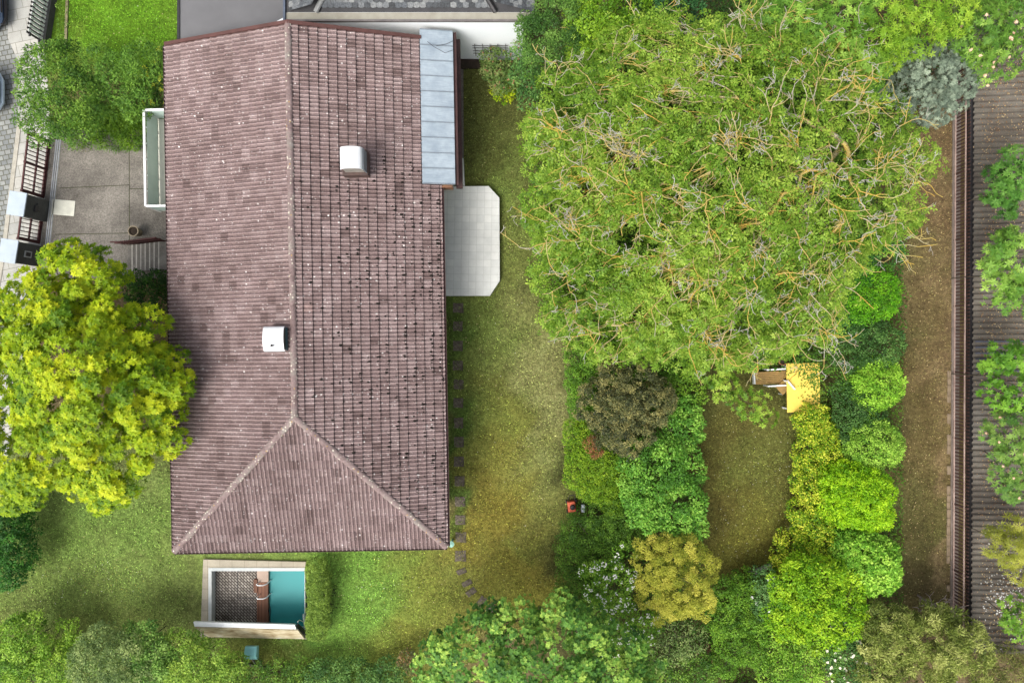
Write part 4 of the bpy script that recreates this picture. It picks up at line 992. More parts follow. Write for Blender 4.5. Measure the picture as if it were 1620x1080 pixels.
# ================================================================ CARS
def car(px, py, rz, paint, label):
    c = P(px, py, 0); e = empty('parked_car', (c[0], c[1], 0), rz); tag(e, label, 'car', 'cars parked nose in along the pavement')
    # body: loft along x; the nose is at +x (x=0), tail at -4.2
    st = [(-.00, .52, .38, .58), (-.06, .68, .28, .70), (-.22, .80, .22, .78), (-.55, .86, .2, .84), (-1.2, .88, .2, .93), (-1.5, .885, .2, .96), (-3.3, .88, .2, .98), (-3.9, .84, .24, .95), (-4.15, .74, .34, .80), (-4.2, .66, .42, .7)]
    k = 16; vs = []; fs = []
    for x, hw_, zb, zt in st:
        for q in range(k):
            a = 2 * math.pi * q / k; cy, cz = math.cos(a), math.sin(a); pw = .45
            vs.append((x, hw_ * math.copysign(abs(cy) ** pw, cy), (zb + zt) / 2 + (zt - zb) / 2 * math.copysign(abs(cz) ** pw, cz)))
    for i in range(len(st) - 1):
        for q in range(k): fs.append((i * k + q, i * k + (q + 1) % k, (i + 1) * k + (q + 1) % k, (i + 1) * k + q))
    fs += [tuple(range(k)), tuple((len(st) - 1) * k + q for q in range(k))]
    mb = MB(); mb.add(vs, fs); mb.build('body', paint, e, smooth=True)
    def cab(sts, name, m):
        vs = []; fs = []
        for x, hw_, zt in sts:
            vs += [(x, -hw_, .93), (x, -hw_ * .82, zt - .03), (x, -hw_ * .7, zt), (x, hw_ * .7, zt), (x, hw_ * .82, zt - .03), (x, hw_, .93)]
        n = len(sts)
        for i in range(n - 1):
            for q in range(6): fs.append((i * 6 + q, i * 6 + (q + 1) % 6, (i + 1) * 6 + (q + 1) % 6, (i + 1) * 6 + q))
        fs += [tuple(range(6)), tuple((n - 1) * 6 + q for q in range(6))]
        mb = MB(); mb.add(vs, fs); return mb.build(name, m, e, smooth=False)
    cab([(-1.15, .74, .94), (-1.75, .78, 1.38), (-2.4, .78, 1.46), (-3.2, .76, 1.42), (-3.75, .72, .97)], 'windows', M_glass)
    mb = MB(); mb.add([(-1.80, -.56, 1.40), (-1.80, .56, 1.40), (-2.4, .58, 1.48), (-2.4, -.58, 1.48), (-3.15, .56, 1.44), (-3.15, -.56, 1.44)], [(0, 1, 2, 3), (3, 2, 4, 5)]); mb.build('roof_panel', paint, e)
    for s in (-1, 1):
        mb = MB(); mb.lathe((0, 0, 0), [(.02, -.04), (.12, -.03), (.15, 0), (.12, .03), (.02, .04)], 14); mb.v = [(-.20 + x * .85, s * .62 + y * .75, .70 + z * 1.6) for x, y, z in mb.v]
        hl = mb.build('headlight', pm('headlight_glass', (190, 200, 212), (150, 160, 176), 9, .15, .8), e, smooth=True)
        for x in (-.75, -3.4):
            mb = MB(); mb.tube([(x, s * .68, .31), (x, s * .87, .31)], .31, 18); wv = mb.build('wheel', pm('tyre', (34, 34, 36), None, 4, .9), e)
            MB().tube([(x, s * .86, .31), (x, s * .885, .31)], .19, 14).build('rim', M_galv, wv)
    mb = MB(); mb.box(.0, .03, -.5, .5, .30, .42); mb.tube([(-.12, -.72, .36), (.02, -.45, .34), (.03, 0, .34), (.02, .45, .34), (-.12, .72, .36)], .07, 8)
    mb.build('bumper', paint if 'grey' in label else M_darkmetal, e)
    MB().box(-.02, .025, -.3, .3, .48, .58).build('grille', M_darkmetal, e)
    return e
def carpaint(name, c):
    m, t, b = newmat(name, .3, .5); b.inputs['Base Color'].default_value = (*lin(c), 1); b.inputs['Coat Weight'].default_value = .8; b.inputs['Metallic'].default_value = .2; return m
car(17, 18, math.radians(2), carpaint('blue_paint', (56, 88, 128)), 'blue parked car whose nose enters the top left corner')
car(13, 150, math.radians(0), carpaint('grey_paint', (150, 166, 180)), 'grey-blue parked car at the left edge beside the big bush')

# ================================================================ PLANTS
def leaves_mesh(name, Pn, Dn, Un, L, W, tone, droop=0.15):
    """one folded rhombus per leaf: base point, direction, rough up vector, length, width"""
    S = np.cross(Dn, Un); S /= np.linalg.norm(S, axis=1, keepdims=True) + 1e-9
    U = np.cross(S, Dn)
    L = L[:, None]; W = W[:, None]
    v0 = Pn; v2 = Pn + Dn * L - U * L * droop
    md = Pn + Dn * L * .45
    v1 = md + S * W * .5 + U * W * .12; v3 = md - S * W * .5 + U * W * .12
    V = np.stack([v0, v1, v2, v3], 1).reshape(-1, 3); n = len(Pn)
    Fq = np.arange(4 * n, dtype=np.int32).reshape(n, 4)
    me = bpy.data.meshes.new(name); me.vertices.add(4 * n); me.vertices.foreach_set('co', V.astype(np.float32).ravel())
    me.loops.add(4 * n); me.loops.foreach_set('vertex_index', Fq.ravel()); me.polygons.add(n)
    me.polygons.foreach_set('loop_start', np.arange(0, 4 * n, 4, dtype=np.int32)); me.update(calc_edges=True)
    a = me.attributes.new('tone', 'FLOAT', 'POINT'); a.data.foreach_set('value', np.repeat(np.clip(tone, 0, 1), 4).astype(np.float32))
    return me
def unit(v): return v / (np.linalg.norm(v, axis=1, keepdims=True) + 1e-9)
def rand_dirs(rng, n):
    return unit(rng.normal(size=(n, 3)))
def skeleton(rng, root, fork, targets, seg=.35, wig=.10, sag=.12):
    """branch nodes grown from the trunk to every target"""
    nodes = [np.array(root), (np.array(root) + np.array(fork)) / 2 + rng.normal(0, .04, 3), np.array(fork)]; par = [-1, 0, 1]
    fork = np.array(fork); T = np.array(targets)
    dist = np.linalg.norm(T - fork, axis=1); order = np.argsort(dist)
    A = np.array(nodes); dn = [9e9, 9e9, 0.0]; tips = []
    for k in order:
        t = T[k]; D = np.linalg.norm(A - t, axis=1) + .35 * np.array(dn)
        D[np.array(dn) > dist[k] * 1.05 + .3] = 1e9
        j = int(np.argmin(D)) if D.min() < 1e9 else 2
        a = A[j]; L = np.linalg.norm(t - a); n = max(1, int(L / seg)); prev = j; new = []
        off = np.zeros(3)
        for i in range(1, n + 1):
            f = i / n; off = off * .7 + rng.normal(0, wig, 3) * (1 if i < n else 0)
            p = a + (t - a) * f + off * math.sin(math.pi * min(f, .95)) + np.array([0, 0, sag * L * math.sin(math.pi * f) * .5])
            nodes.append(p); par.append(prev); prev = len(nodes) - 1; new.append(p); dn.append(dn[j] + L * f)
        A = np.concatenate([A, np.array(new)]); tips.append(prev)
    return A, np.array(par), np.array(tips)
def skel_mesh(name, A, par, rtip, rmax, expo=.42, sides=5, root_r=None):
    n = len(A); cnt = np.zeros(n)
    ch = np.bincount(par[par >= 0], minlength=n); cnt[ch == 0] = 1
    for i in range(n - 1, 0, -1):
        if par[i] >= 0: cnt[par[i]] += cnt[i]
    r = np.minimum(rtip * np.maximum(cnt, 1) ** expo, rmax)
    i = np.arange(n)[par >= 0]; j = par[i]
    a, b = A[j], A[i]; d = unit(b - a); ref = np.tile([0.3, .2, 1.0], (len(i), 1)); s = unit(np.cross(d, ref)); u = np.cross(s, d)
    ra = np.minimum(r[j], r[i] * 1.5); rb_ = r[i]
    an = np.arange(sides) * 2 * np.pi / sides
    ring = lambda c, rr: c[:, None] + rr[:, None, None] * (np.cos(an)[None, :, None] * s[:, None] + np.sin(an)[None, :, None] * u[:, None])
    V = np.concatenate([ring(a, ra), ring(b + d * rb_[:, None] * .3, rb_)], 1).reshape(-1, 3)
    base = (np.arange(len(i)) * 2 * sides)[:, None]; q = np.arange(sides)
    Fq = np.stack([base + q, base + (q + 1) % sides, base + sides + (q + 1) % sides, base + sides + q], 2).reshape(-1, 4)
    me = np_mesh(name, V, Fq); 
    t = np.repeat(np.clip(r[i] / .08, 0, 1), 2 * sides); at = me.attributes.new('tone', 'FLOAT', 'POINT'); at.data.foreach_set('value', t.astype(np.float32))
    return me

def lobes(blobs, rng):
    out = []
    for b in blobs:
        px, py, rp, zt = b[:4]; thick = b[4] if len(b) > 4 else None
        zm = max(zt - .25 * rp * .026, zt * .7)
        R = rp * 1.08 * (CAMH - zm) / F; x, y, _ = P(px, py, zm)
        h = thick if thick else min(max(R * 1.1, .5), zt * .8)
        out.append((x, y, zt - h * .5, R, h * .5 if not thick else h * .5))
    return out
PLN = [0]
def plant(name, label, cat, blobs, cols, L=.10, W=.045, dens=420, puff=.32, rosette=0, up=.55, trunk=True, rough=.16, fill=.22, tonevar=.5, group=None,
          flowers=None, seed=None, trans=.28, jit=.35, box=False, bark=None, limb=40, droop=.15, k=1.03, mat=None, lrough=.55, flat_=1.0, pk=1.6, sep=.95):
    PLN[0] += 1; rng = np.random.default_rng(seed or PLN[0] * 7 + 1)
    if name in ('overhanging_tree', 'sumac_tree'): k = .84; blobs = [(b[0] + 6, b[1], b[2] * 1.15) + tuple(b[3:]) for b in blobs]
    if blobs[0][1] > 985 and blobs[0][0] < 640: blobs = [(b[0], b[1] - 4, b[2] * 1.2) + tuple(b[3:]) for b in blobs]; dens *= 1.5
    if cat == 'tree' and k > 1.01: k = .95
    rsc = .96 if name in ('round_shrub',) else 1.0
    blobs = [(b[0], b[1], b[2] * rsc) + tuple(b[3:]) for b in blobs]
    LB = lobes(blobs, rng)
    cx, cy = np.mean([l[0] for l in LB]), np.mean([l[1] for l in LB])
    e = empty(name, (cx, cy, 0)); tag(e, label, cat, group)
    o3 = np.array([cx, cy, 0.0])
    pc, pr, pn = [], [], []
    for (x, y, z, R, h) in LB:
        n = int(3.4 * (R * R + R * h * 1.2) / puff ** 2 * .55 * pk) + 4
        d = rand_dirs(rng, n * 2); d = d[d[:, 2] > -.35][:n]
        az = np.arctan2(d[:, 1], d[:, 0]); ph = rng.uniform(0, 6.28, 3)
        w_ = 1 + rough * (np.sin(3 * az + ph[0]) * .5 + np.sin(5 * az + ph[1]) * .35 + np.sin(9 * az + ph[2]) * .3)
        rr = rng.uniform(.80, 1.02, len(d)) * w_
        if box:
            # superellipsoid: flatter top, steeper flanks
            p4 = 4.0; nn = (np.abs(d) ** p4).sum(1) ** (-1 / p4); d2 = d * nn[:, None]
        else: d2 = d
        R2 = max(R - puff * .7, R * .4); h2 = max(h - puff * .5, h * .4)
        p = np.stack([x + d2[:, 0] * R2 * rr, y + d2[:, 1] * R2 * rr, z + d2[:, 2] * h2 * rng.uniform(.8, 1.05, len(d)) * flat_], 1)
        pc.append(p); pn.append(unit(d * np.array([1 / R, 1 / R, 1 / h]))); pr.append(puff * rng.uniform(.65, 1.3, len(d)))
        nf = int(n * fill)                       # inner puffs
        if nf:
            d = rand_dirs(rng, nf) * rng.uniform(0, .7, (nf, 1)); pc.append(np.stack([x + d[:, 0] * R, y + d[:, 1] * R, z + d[:, 2] * h], 1)); pn.append(unit(d + [0, 0, .3])); pr.append(puff * rng.uniform(.8, 1.2, nf))
    pc, pn, pr = np.concatenate(pc), np.concatenate(pn), np.concatenate(pr)
    ok = pc[:, 2] > .12; pc, pn, pr = pc[ok], pn[ok], pr[ok]
    # drop most puffs buried inside the crown
    keep = []; kp = np.empty((0, 3))
    for i_ in rng.permutation(len(pc)):
        if len(kp) == 0 or ((kp - pc[i_]) ** 2).sum(1).min() > (sep * puff) ** 2: keep.append(i_); kp = np.concatenate([kp, pc[i_][None]])
    keep = np.array(keep); pc, pn, pr = pc[keep], pn[keep], pr[keep]
    depth = np.full(len(pc), 9.0)
    for (x, y, z, R, h) in LB:
        q = np.sqrt(((pc[:, 0] - x) / R) ** 2 + ((pc[:, 1] - y) / R) ** 2 + ((pc[:, 2] - z) / h) ** 2); depth = np.minimum(depth, q)
    ok = (depth > .55) | (rng.random(len(pc)) < .5); pc, pn, pr = pc[ok], pn[ok], pr[ok]
    area = sum(math.pi * l[3] ** 2 for l in LB)
    ptone = rng.normal(.5, .24, len(pc)); pw = pr ** 2; pw /= pw.sum()
    nl = int(dens * area * 1.35)
    if rosette:
        nr = max(4, nl // rosette); pi = rng.choice(len(pc), nr, p=pw)
        d = unit(rand_dirs(rng, nr) * .9 + pn[pi] * .5 + np.array([0, 0, up])); c = pc[pi] + d * (pr[pi] * rng.uniform(.78, 1.08, nr))[:, None]
        ax = unit(d + np.array([0, 0, .8])); s = unit(np.cross(ax, rand_dirs(rng, nr))); t = np.cross(ax, s)
        a = (np.arange(rosette) * 2 * np.pi / rosette)[None, :] + rng.uniform(0, 6.28, (nr, 1)) + rng.normal(0, .2, (nr, rosette))
        D = np.cos(a)[..., None] * s[:, None] + np.sin(a)[..., None] * t[:, None] + ax[:, None] * rng.uniform(.05, .6, (nr, rosette, 1))
        D = unit(D.reshape(-1, 3)); Pn = np.repeat(c, rosette, 0); Un = np.repeat(ax, rosette, 0)
        tone = np.repeat(ptone[pi] + rng.normal(0, .14 * tonevar * 2, nr), rosette) + rng.normal(0, .08, nr * rosette)
        LL = L * np.repeat(rng.uniform(.75, 1.25, nr), rosette); 
    else:
        pi = rng.choice(len(pc), nl, p=pw)
        d = unit(rand_dirs(rng, nl) * .9 + pn[pi] * .5 + np.array([0, 0, up * .8])); Pn = pc[pi] + d * (pr[pi] * rng.uniform(.7, 1.1, nl))[:, None]
        D = unit(d * .5 + rand_dirs(rng, nl) * .9 + np.array([0, 0, -.05])); Un = unit(d * .6 + rand_dirs(rng, nl) * jit + np.array([0, 0, .8]))
        tone = ptone[pi] + rng.normal(0, .2 * tonevar * 2, nl); LL = L * rng.uniform(.6, 1.3, nl)
    WW = LL * (W / L) * rng.uniform(.8, 1.2, len(LL))
    ok = Pn[:, 2] > .03; Pn, D, Un, LL, WW, tone = Pn[ok], D[ok], Un[ok], LL[ok], WW[ok], tone[ok]
    m = mat or leafmat(name + '_leaf_%d' % PLN[0], *cols, trans=trans, k=k, rough=lrough)
    link('crown', leaves_mesh('crown', Pn - o3, D, Un, LL, WW, tone, droop), m, e)
    if trunk:
        tops = pc[rng.choice(len(pc), min(limb, len(pc)), replace=False)]
        zf = max(.15, min(l[2] for l in LB) * .55); A, par, tips = skeleton(rng, (cx, cy, 0), (cx + rng.normal(0, .05), cy + rng.normal(0, .05), zf), tops, .3, .03)
        link('trunk', skel_mesh('trunk', A - o3, par, .006, .03 + .010 * max(l[2] for l in LB) ** 1.3, .36), bark or M_bark, e)
    if flowers:
        fn, fc, fs, fname, fcount = flowers
        pi = rng.choice(len(pc), int(fcount), p=pw); d = unit(pn[pi] + rand_dirs(rng, int(fcount)) * .6 + np.array([0, 0, .9])); c = pc[pi] + d * (pr[pi] * 1.12)[:, None]
        kk = 6; nr = len(c); ax = unit(d + [0, 0, .6]); s = unit(np.cross(ax, rand_dirs(rng, nr))); t = np.cross(ax, s)
        a = (np.arange(kk) * 2 * np.pi / kk)[None] + rng.uniform(0, 6, (nr, 1)); D = np.cos(a)[..., None] * s[:, None] + np.sin(a)[..., None] * t[:, None] + ax[:, None] * .35
        D = unit(D.reshape(-1, 3)); n2 = nr * kk
        link(fname, leaves_mesh(fname, np.repeat(c, kk, 0) - o3, D, np.repeat(ax, kk, 0), np.full(n2, fs) * rng.uniform(.7, 1.2, n2), np.full(n2, fs * .7), rng.random(n2)), leafmat(fn, *fc, trans=.1, k=.95), e)['kind'] = 'stuff'
    return e

# ---- colour sets: (dark, mid, light)
C_yel = ((84, 128, 10), (146, 176, 14), (196, 208, 40))
C_mid = ((52, 88, 34), (84, 124, 46), (122, 156, 66))
C_bright = ((76, 124, 16), (122, 168, 26), (164, 196, 50))
C_apple = ((78, 124, 34), (118, 162, 54), (156, 192, 84))
C_dark = ((34, 60, 30), (54, 88, 44), (82, 118, 60))
C_cool = ((48, 86, 46), (78, 120, 66), (118, 156, 92))
C_grey = ((84, 108, 70), (116, 140, 92), (156, 172, 122))
C_walnut = ((62, 100, 26), (110, 146, 46), (160, 182, 84))
C_olive = ((58, 66, 38), (86, 92, 54), (126, 122, 72))
C_gold = ((112, 126, 40), (160, 164, 56), (204, 198, 84))
C_blue = ((84, 98, 84), (124, 140, 120), (166, 180, 156))
C_thuja = ((66, 104, 20), (104, 142, 30), (150, 178, 52))
C_hedge = ((60, 98, 28), (90, 134, 40), (124, 164, 58))
C_ash = ((74, 118, 42), (112, 156, 62), (156, 190, 94))

# yellow-green big tree at the left
plant('broadleaf_tree', 'big yellow-green tree with rosettes of leaves at the left against the house eave', 'tree',
      [(112, 600, 128, 6.7, 4.2), (49, 520, 95, 6.0, 3.4), (194, 600, 76, 5.8, 3), (109, 450, 62, 5.4, 2.6), (34, 690, 95, 5.9, 3.2), (144, 715, 78, 5.5, 2.8), (221, 690, 56, 5.2, 2.2), (16, 775, 42, 4.2, 1.8), (-26, 600, 120, 6.0, 3.5), (204, 535, 52, 5.0, 2.4), (257, 665, 33, 4.4, 1.3), (159, 775, 36, 4.2, 1.6), (86, 410, 32, 4.7, 1.6), (154, 425, 30, 4.4, 1.5)],
      ((78, 116, 8), (140, 168, 12), (190, 200, 34)), L=.13, W=.048, dens=560, puff=.42, rosette=7, up=.8, rough=.10, fill=.3, sep=.92, k=1.0, limb=150, tonevar=.6)
# top left shrubs
plant('garden_shrub', 'large loose green shrub overhanging the pavement at the top left', 'shrub', [(70, 110, 48, 3.4), (100, 165, 52, 3.5), (55, 175, 36, 2.9), (92, 75, 24, 2.4), (66, 200, 30, 2.6), (38, 140, 18, 2.2)], C_mid, L=.10, W=.045, dens=520, puff=.24, limb=60)
plant('garden_shrub', 'dense fine-leaved shrub right of the loose shrub below the top left lawn', 'shrub', [(150, 105, 36, 2.8), (190, 120, 45, 3.0), (225, 95, 34, 2.6), (165, 150, 34, 2.6), (210, 155, 32, 2.4)], ((56, 92, 36), (90, 132, 52), (124, 162, 72)), L=.10, W=.035, dens=560, puff=.24)
plant('yellow_flowering_shrub', 'dark shrub with pale yellow tips under the upper left roof edge', 'shrub', [(250, 120, 24, 2.0), (246, 150, 18, 1.7), (250, 92, 16, 1.8)], C_cool, L=.10, W=.05, dens=500, puff=.2, flowers=('yellow_tip', ((150, 170, 50), (190, 200, 70), (210, 215, 90)), .10, 'flowers', 60))
plant('strip_plants', 'narrow planted strip between street fence and sandy edging', 'plants', [(97, 10, 9, .5, .4), (96, 32, 8, .4, .35), (95, -10, 9, .5, .4), (94, 50, 8, .4, .35)], C_mid, L=.08, W=.035, dens=300, puff=.12, trunk=False)
plant('rough_grass_bank', 'rough long grass bank between the shrubs and the driveway', 'grass bank', [(130, 205, 26, .5, .4), (170, 208, 28, .55, .45), (205, 210, 26, .6, .5), (222, 190, 20, .8, .6), (150, 190, 26, .6, .5), (190, 185, 26, .7, .6)], ((56, 90, 20), (86, 124, 30), (116, 150, 44)), L=.16, W=.025, dens=700, puff=.16, trunk=False)
plant('evergreen_shrub', 'dark glossy evergreen shrub below the garden stairs', 'shrub', [(235, 465, 32, 1.7), (208, 450, 22, 1.3), (250, 445, 20, 1.4), (255, 480, 24, 1.6), (225, 490, 22, 1.4)], ((32, 62, 22), (48, 86, 26), (74, 120, 36)), L=.09, W=.05, dens=520, puff=.2)
plant('boundary_hedge', 'tall dark green hedge cut by the left edge of the photo', 'hedge', [(0, 845, 30, 2.2, 2.0), (0, 880, 30, 2.2, 2.0), (-4, 912, 26, 2.1, 1.9), (-4, 828, 28, 2.2, 2.0)], ((34, 76, 30), (52, 104, 40), (78, 136, 54)), L=.08, W=.05, dens=1300, puff=.16, box=True, rough=.05)
# bottom row
plant('garden_shrub', 'yellow-green shrub in the bottom left corner', 'shrub', [(22, 1030, 38, 2.5), (44, 1000, 22, 2.0), (5, 1065, 30, 2.2)], ((76, 116, 36), (118, 160, 56), (160, 194, 86)), L=.10, W=.05, dens=420, puff=.22)
plant('garden_shrub', 'sparse young shrub beside the bottom left corner shrub', 'shrub', [(102, 1005, 17, 1.7), (84, 1060, 30, 2.0), (112, 1035, 20, 1.6), (62, 1075, 25, 1.8)], ((84, 122, 36), (120, 160, 52), (160, 190, 80)), L=.09, W=.045, dens=320, puff=.2)
plant('silvery_shrub', 'greyish-green shrub near the bottom left between brighter ones', 'shrub', [(150, 1048, 40, 2.8), (195, 1060, 42, 2.9), (172, 1030, 22, 2.4)], C_grey, L=.09, W=.04, dens=460, puff=.22)
plant('garden_shrub', 'fresh green shrub above the silvery one at the bottom', 'shrub', [(222, 1022, 26, 2.3), (235, 1055, 30, 2.6), (200, 1012, 16, 1.8)], ((70, 112, 50), (110, 152, 76), (156, 190, 110)), L=.10, W=.05, dens=430, puff=.22)
plant('garden_shrub', 'yellowish small-leaved shrub left of the teal box at the bottom', 'shrub', [(285, 1050, 36, 2.4), (322, 1062, 36, 2.2), (300, 1022, 16, 1.6), (355, 1068, 26, 1.8)], ((84, 122, 46), (124, 160, 66), (166, 192, 92)), L=.09, W=.04, dens=430, puff=.2)
plant('low_shrub', 'low green shrub cut by the bottom edge below the teal box', 'shrub', [(395, 1082, 26, 1.4), (440, 1078, 24, 1.3), (470, 1066, 18, 1.1)], C_mid, L=.08, W=.04, dens=400, puff=.18)
plant('low_shrub', 'low shrub at the bottom edge below the trimmed hedge', 'shrub', [(520, 1080, 26, 1.2), (560, 1086, 28, 1.1), (495, 1078, 18, 1.1)], C_cool, L=.08, W=.04, dens=380, puff=.18)
plant('low_shrub', 'low greyish shrub at the bottom edge left of the maple', 'shrub', [(612, 1082, 26, 1.2), (585, 1085, 20, 1.0)], C_cool, L=.08, W=.04, dens=380, puff=.18)
plant('reddish_shrub', 'small shrub with reddish shoots at the left foot of the maple', 'shrub', [(645, 1045, 16, 1.2), (652, 1056, 15, 1.2)], ((74, 74, 44), (96, 104, 62), (160, 116, 76)), L=.08, W=.04, dens=500, puff=.16)
plant('maple_tree', 'pale green maple with billowing leaf clumps at the bottom middle', 'tree',
      [(745, 1045, 62, 4.8, 2.8), (820, 1015, 50, 5.2, 2.6), (900, 1035, 66, 5.8, 3.2), (975, 1065, 52, 5.0, 2.6), (685, 1060, 34, 3.8, 1.8), (860, 1085, 85, 6.0, 3), (938, 1000, 34, 4.4, 1.8), (790, 980, 20, 3.8, 1.2), (850, 985, 24, 4.2, 1.4), (730, 1010, 24, 3.8, 1.3), (1000, 1085, 40, 4.4, 2), (1035, 1060, 26, 3.6, 1.4)],
      ((56, 100, 44), (100, 148, 64), (168, 198, 100)), L=.085, W=.055, dens=640, puff=.38, rosette=5, sep=1.05, up=.8, limb=120, tonevar=.7)
# trimmed hedge beside the pool
plant('trimmed_hedge', 'trimmed narrow hedge along the right side of the pool', 'hedge', [(497, 905, 16, 1.25, 1.2), (499, 925, 17, 1.3, 1.25), (500, 945, 17, 1.3, 1.25), (500, 965, 17, 1.3, 1.25), (499, 985, 17, 1.25, 1.2), (497, 1002, 15, 1.2, 1.15)], ((84, 108, 46), (114, 142, 62), (144, 170, 84)), L=.05, W=.03, dens=2600, puff=.10, box=True, rough=.05)
plant('hedge_undergrowth', 'dark twiggy undergrowth to the right of the trimmed pool hedge', 'undergrowth', [(517, 910, 9, .45, .4), (520, 935, 10, .4, .35), (521, 960, 10, .4, .35), (517, 985, 9, .4, .35), (512, 895, 8, .45, .4)], ((30, 34, 20), (44, 54, 26), (66, 82, 36)), L=.08, W=.03, dens=420, puff=.12)
# centre hedges and shrubs
plant('centre_hedge', 'bright trimmed hedge beside the main lawn above the olive conifer', 'hedge', [(922, 580, 26, 1.9, 1.7), (922, 605, 24, 1.9, 1.7), (922, 632, 22, 1.9, 1.7), (918, 650, 16, 1.7, 1.5), (948, 590, 22, 1.9, 1.7)], C_hedge, L=.055, W=.035, dens=1500, puff=.13, box=True, rough=.06)
plant('yellow_green_hedge', 'yellow-green clipped conifer hedge above the hedge gap', 'hedge', [(925, 705, 30, 1.9, 1.7), (930, 745, 34, 1.95, 1.8), (945, 770, 28, 1.9, 1.7), (965, 735, 32, 2.0, 1.8), (970, 770, 32, 1.9, 1.7), (970, 800, 18, 1.8, 1.6), (915, 685, 20, 1.7, 1.5)], C_thuja, L=.06, W=.03, dens=1500, puff=.14, box=True, rough=.07)
plant('dark_hedge', 'dark green clipped conifer hedge below the hedge gap', 'hedge', [(922, 852, 30, 1.9, 1.8), (965, 835, 36, 1.9, 1.8), (915, 885, 32, 1.85, 1.7), (950, 880, 36, 1.9, 1.8), (908, 930, 28, 1.8, 1.6), (912, 965, 24, 1.7, 1.5), (995, 840, 30, 1.9, 1.8), (940, 920, 26, 1.8, 1.6)], ((48, 80, 26), (74, 112, 36), (108, 146, 54)), L=.06, W=.03, dens=1400, puff=.15, box=True, rough=.08)
plant('withered_shrub', 'small patch of red-brown withered shoots on the yellow-green hedge', 'shrub', [(937, 704, 12, 2.45, .6), (944, 717, 10, 2.35, .6)], ((112, 70, 44), (146, 94, 62), (176, 122, 86)), L=.07, W=.025, dens=900, puff=.12)
plant('olive_conifer', 'dark olive conifer with dense feathery plumes in the middle of the garden', 'conifer',
      [(948, 640, 34, 3.1, 2.2), (972, 670, 38, 3.3, 2.4), (1005, 690, 34, 3.2, 2.2), (995, 640, 40, 3.7, 2.6), (1035, 640, 36, 3.4, 2.2), (1018, 605, 34, 3.4, 2.2), (975, 605, 30, 3.2, 2), (1050, 620, 20, 3.0, 1.6)],
      ((52, 60, 38), (92, 98, 58), (146, 140, 84)), L=.09, W=.035, dens=1000, puff=.17, up=1.1, fill=.05, tonevar=.5, rough=.3, sep=1.1)
plant('leafy_shrub', 'big fresh green shrub left of the inner lawn below the olive conifer', 'shrub', [(1040, 745, 55, 2.8), (1085, 680, 30, 2.3), (1072, 800, 46, 2.7), (1030, 795, 42, 2.8), (1085, 740, 34, 2.3), (1095, 830, 26, 2.2), (1075, 650, 30, 2.0)], ((60, 104, 36), (90, 144, 52), (140, 184, 86)), L=.10, W=.055, dens=560, puff=.24)
plant('white_flowering_shrub', 'shrub covered in small white blossoms beside the golden conifer', 'shrub', [(962, 925, 42, 2.5), (985, 985, 34, 2.1), (990, 870, 18, 2.1), (1020, 990, 30, 2.0), (975, 1010, 30, 2.0)], C_apple, L=.09, W=.045, dens=480, puff=.22, flowers=('white_blossom', ((214, 214, 196), (232, 232, 220), (238, 238, 232)), .032, 'blossoms', 800))
plant('golden_conifer', 'golden-yellow feathery conifer at the lower left of the inner lawn', 'conifer', [(1050, 890, 44, 3.0), (1080, 935, 46, 3.1), (1108, 895, 30, 2.6), (1035, 930, 34, 2.6), (1105, 955, 30, 2.4), (1055, 965, 26, 2.4), (1085, 865, 24, 2.4), (1030, 870, 20, 2.2)], C_gold, L=.075, W=.02, dens=1300, puff=.22, up=1.0, tonevar=.35, sep=1.05, rough=.25)
plant('sparse_shrub', 'thin greyish shrub with bare stems below the golden conifer', 'shrub', [(1065, 1020, 38, 2.0), (1095, 1010, 26, 1.7), (1045, 1040, 24, 1.6)], C_grey, L=.09, W=.03, dens=260, puff=.22, limb=80)
plant('low_shrub', 'dark green shrub right of the maple at the bottom edge', 'shrub', [(1070, 1070, 34, 1.6), (1110, 1065, 30, 1.5), (1040, 1085, 28, 1.5)], C_mid, L=.09, W=.045, dens=460, puff=.2)
plant('leaf_pile', 'small heap of brown dead leaves below the golden conifer', 'leaves', [(1121, 1032, 13, .5, .4), (1124, 1045, 8, .3, .25)], ((80, 56, 40), (122, 90, 66), (160, 126, 96)), L=.10, W=.05, dens=500, puff=.12, trunk=False)
plant('low_hedge', 'low bushy green hedge at the lower end of the inner lawn', 'hedge', [(1165, 950, 34, 1.8, 1.6), (1160, 990, 32, 1.8, 1.6), (1168, 1025, 34, 1.8, 1.6), (1195, 985, 28, 1.8, 1.6), (1150, 1055, 24, 1.6, 1.4), (1200, 1040, 26, 1.7, 1.5), (1145, 975, 18, 1.5, 1.3), (1190, 930, 24, 1.5, 1.3)], C_hedge, L=.07, W=.04, dens=950, puff=.17, rough=.1)
plant('rose_bush', 'bluish-green bush with few white roses right of the low hedge', 'rose bush', [(1218, 935, 24, 1.9), (1212, 960, 20, 1.8), (1205, 915, 18, 1.5)], ((62, 100, 60), (94, 134, 84), (134, 168, 116)), L=.09, W=.05, dens=460, puff=.2, flowers=('white_rose', ((230, 230, 226), (238, 238, 236), (244, 244, 244)), .08, 'roses', 7))
plant('lime_shrub', 'large lime-green shrub at the lower right of the inner lawn', 'shrub', [(1290, 940, 58, 2.9), (1330, 975, 48, 2.6), (1258, 975, 42, 2.4), (1300, 1000, 38, 2.3), (1345, 930, 30, 2.4), (1265, 915, 30, 2.4)], C_bright, L=.10, W=.05, dens=560, puff=.22)
plant('garden_shrub', 'mixed green shrub at the bottom edge below the lime-green one', 'shrub', [(1265, 1045, 46, 2.1), (1230, 1020, 32, 1.8), (1300, 1065, 36, 2.0), (1240, 1075, 36, 2.0)], C_apple, L=.09, W=.045, dens=480, puff=.22)
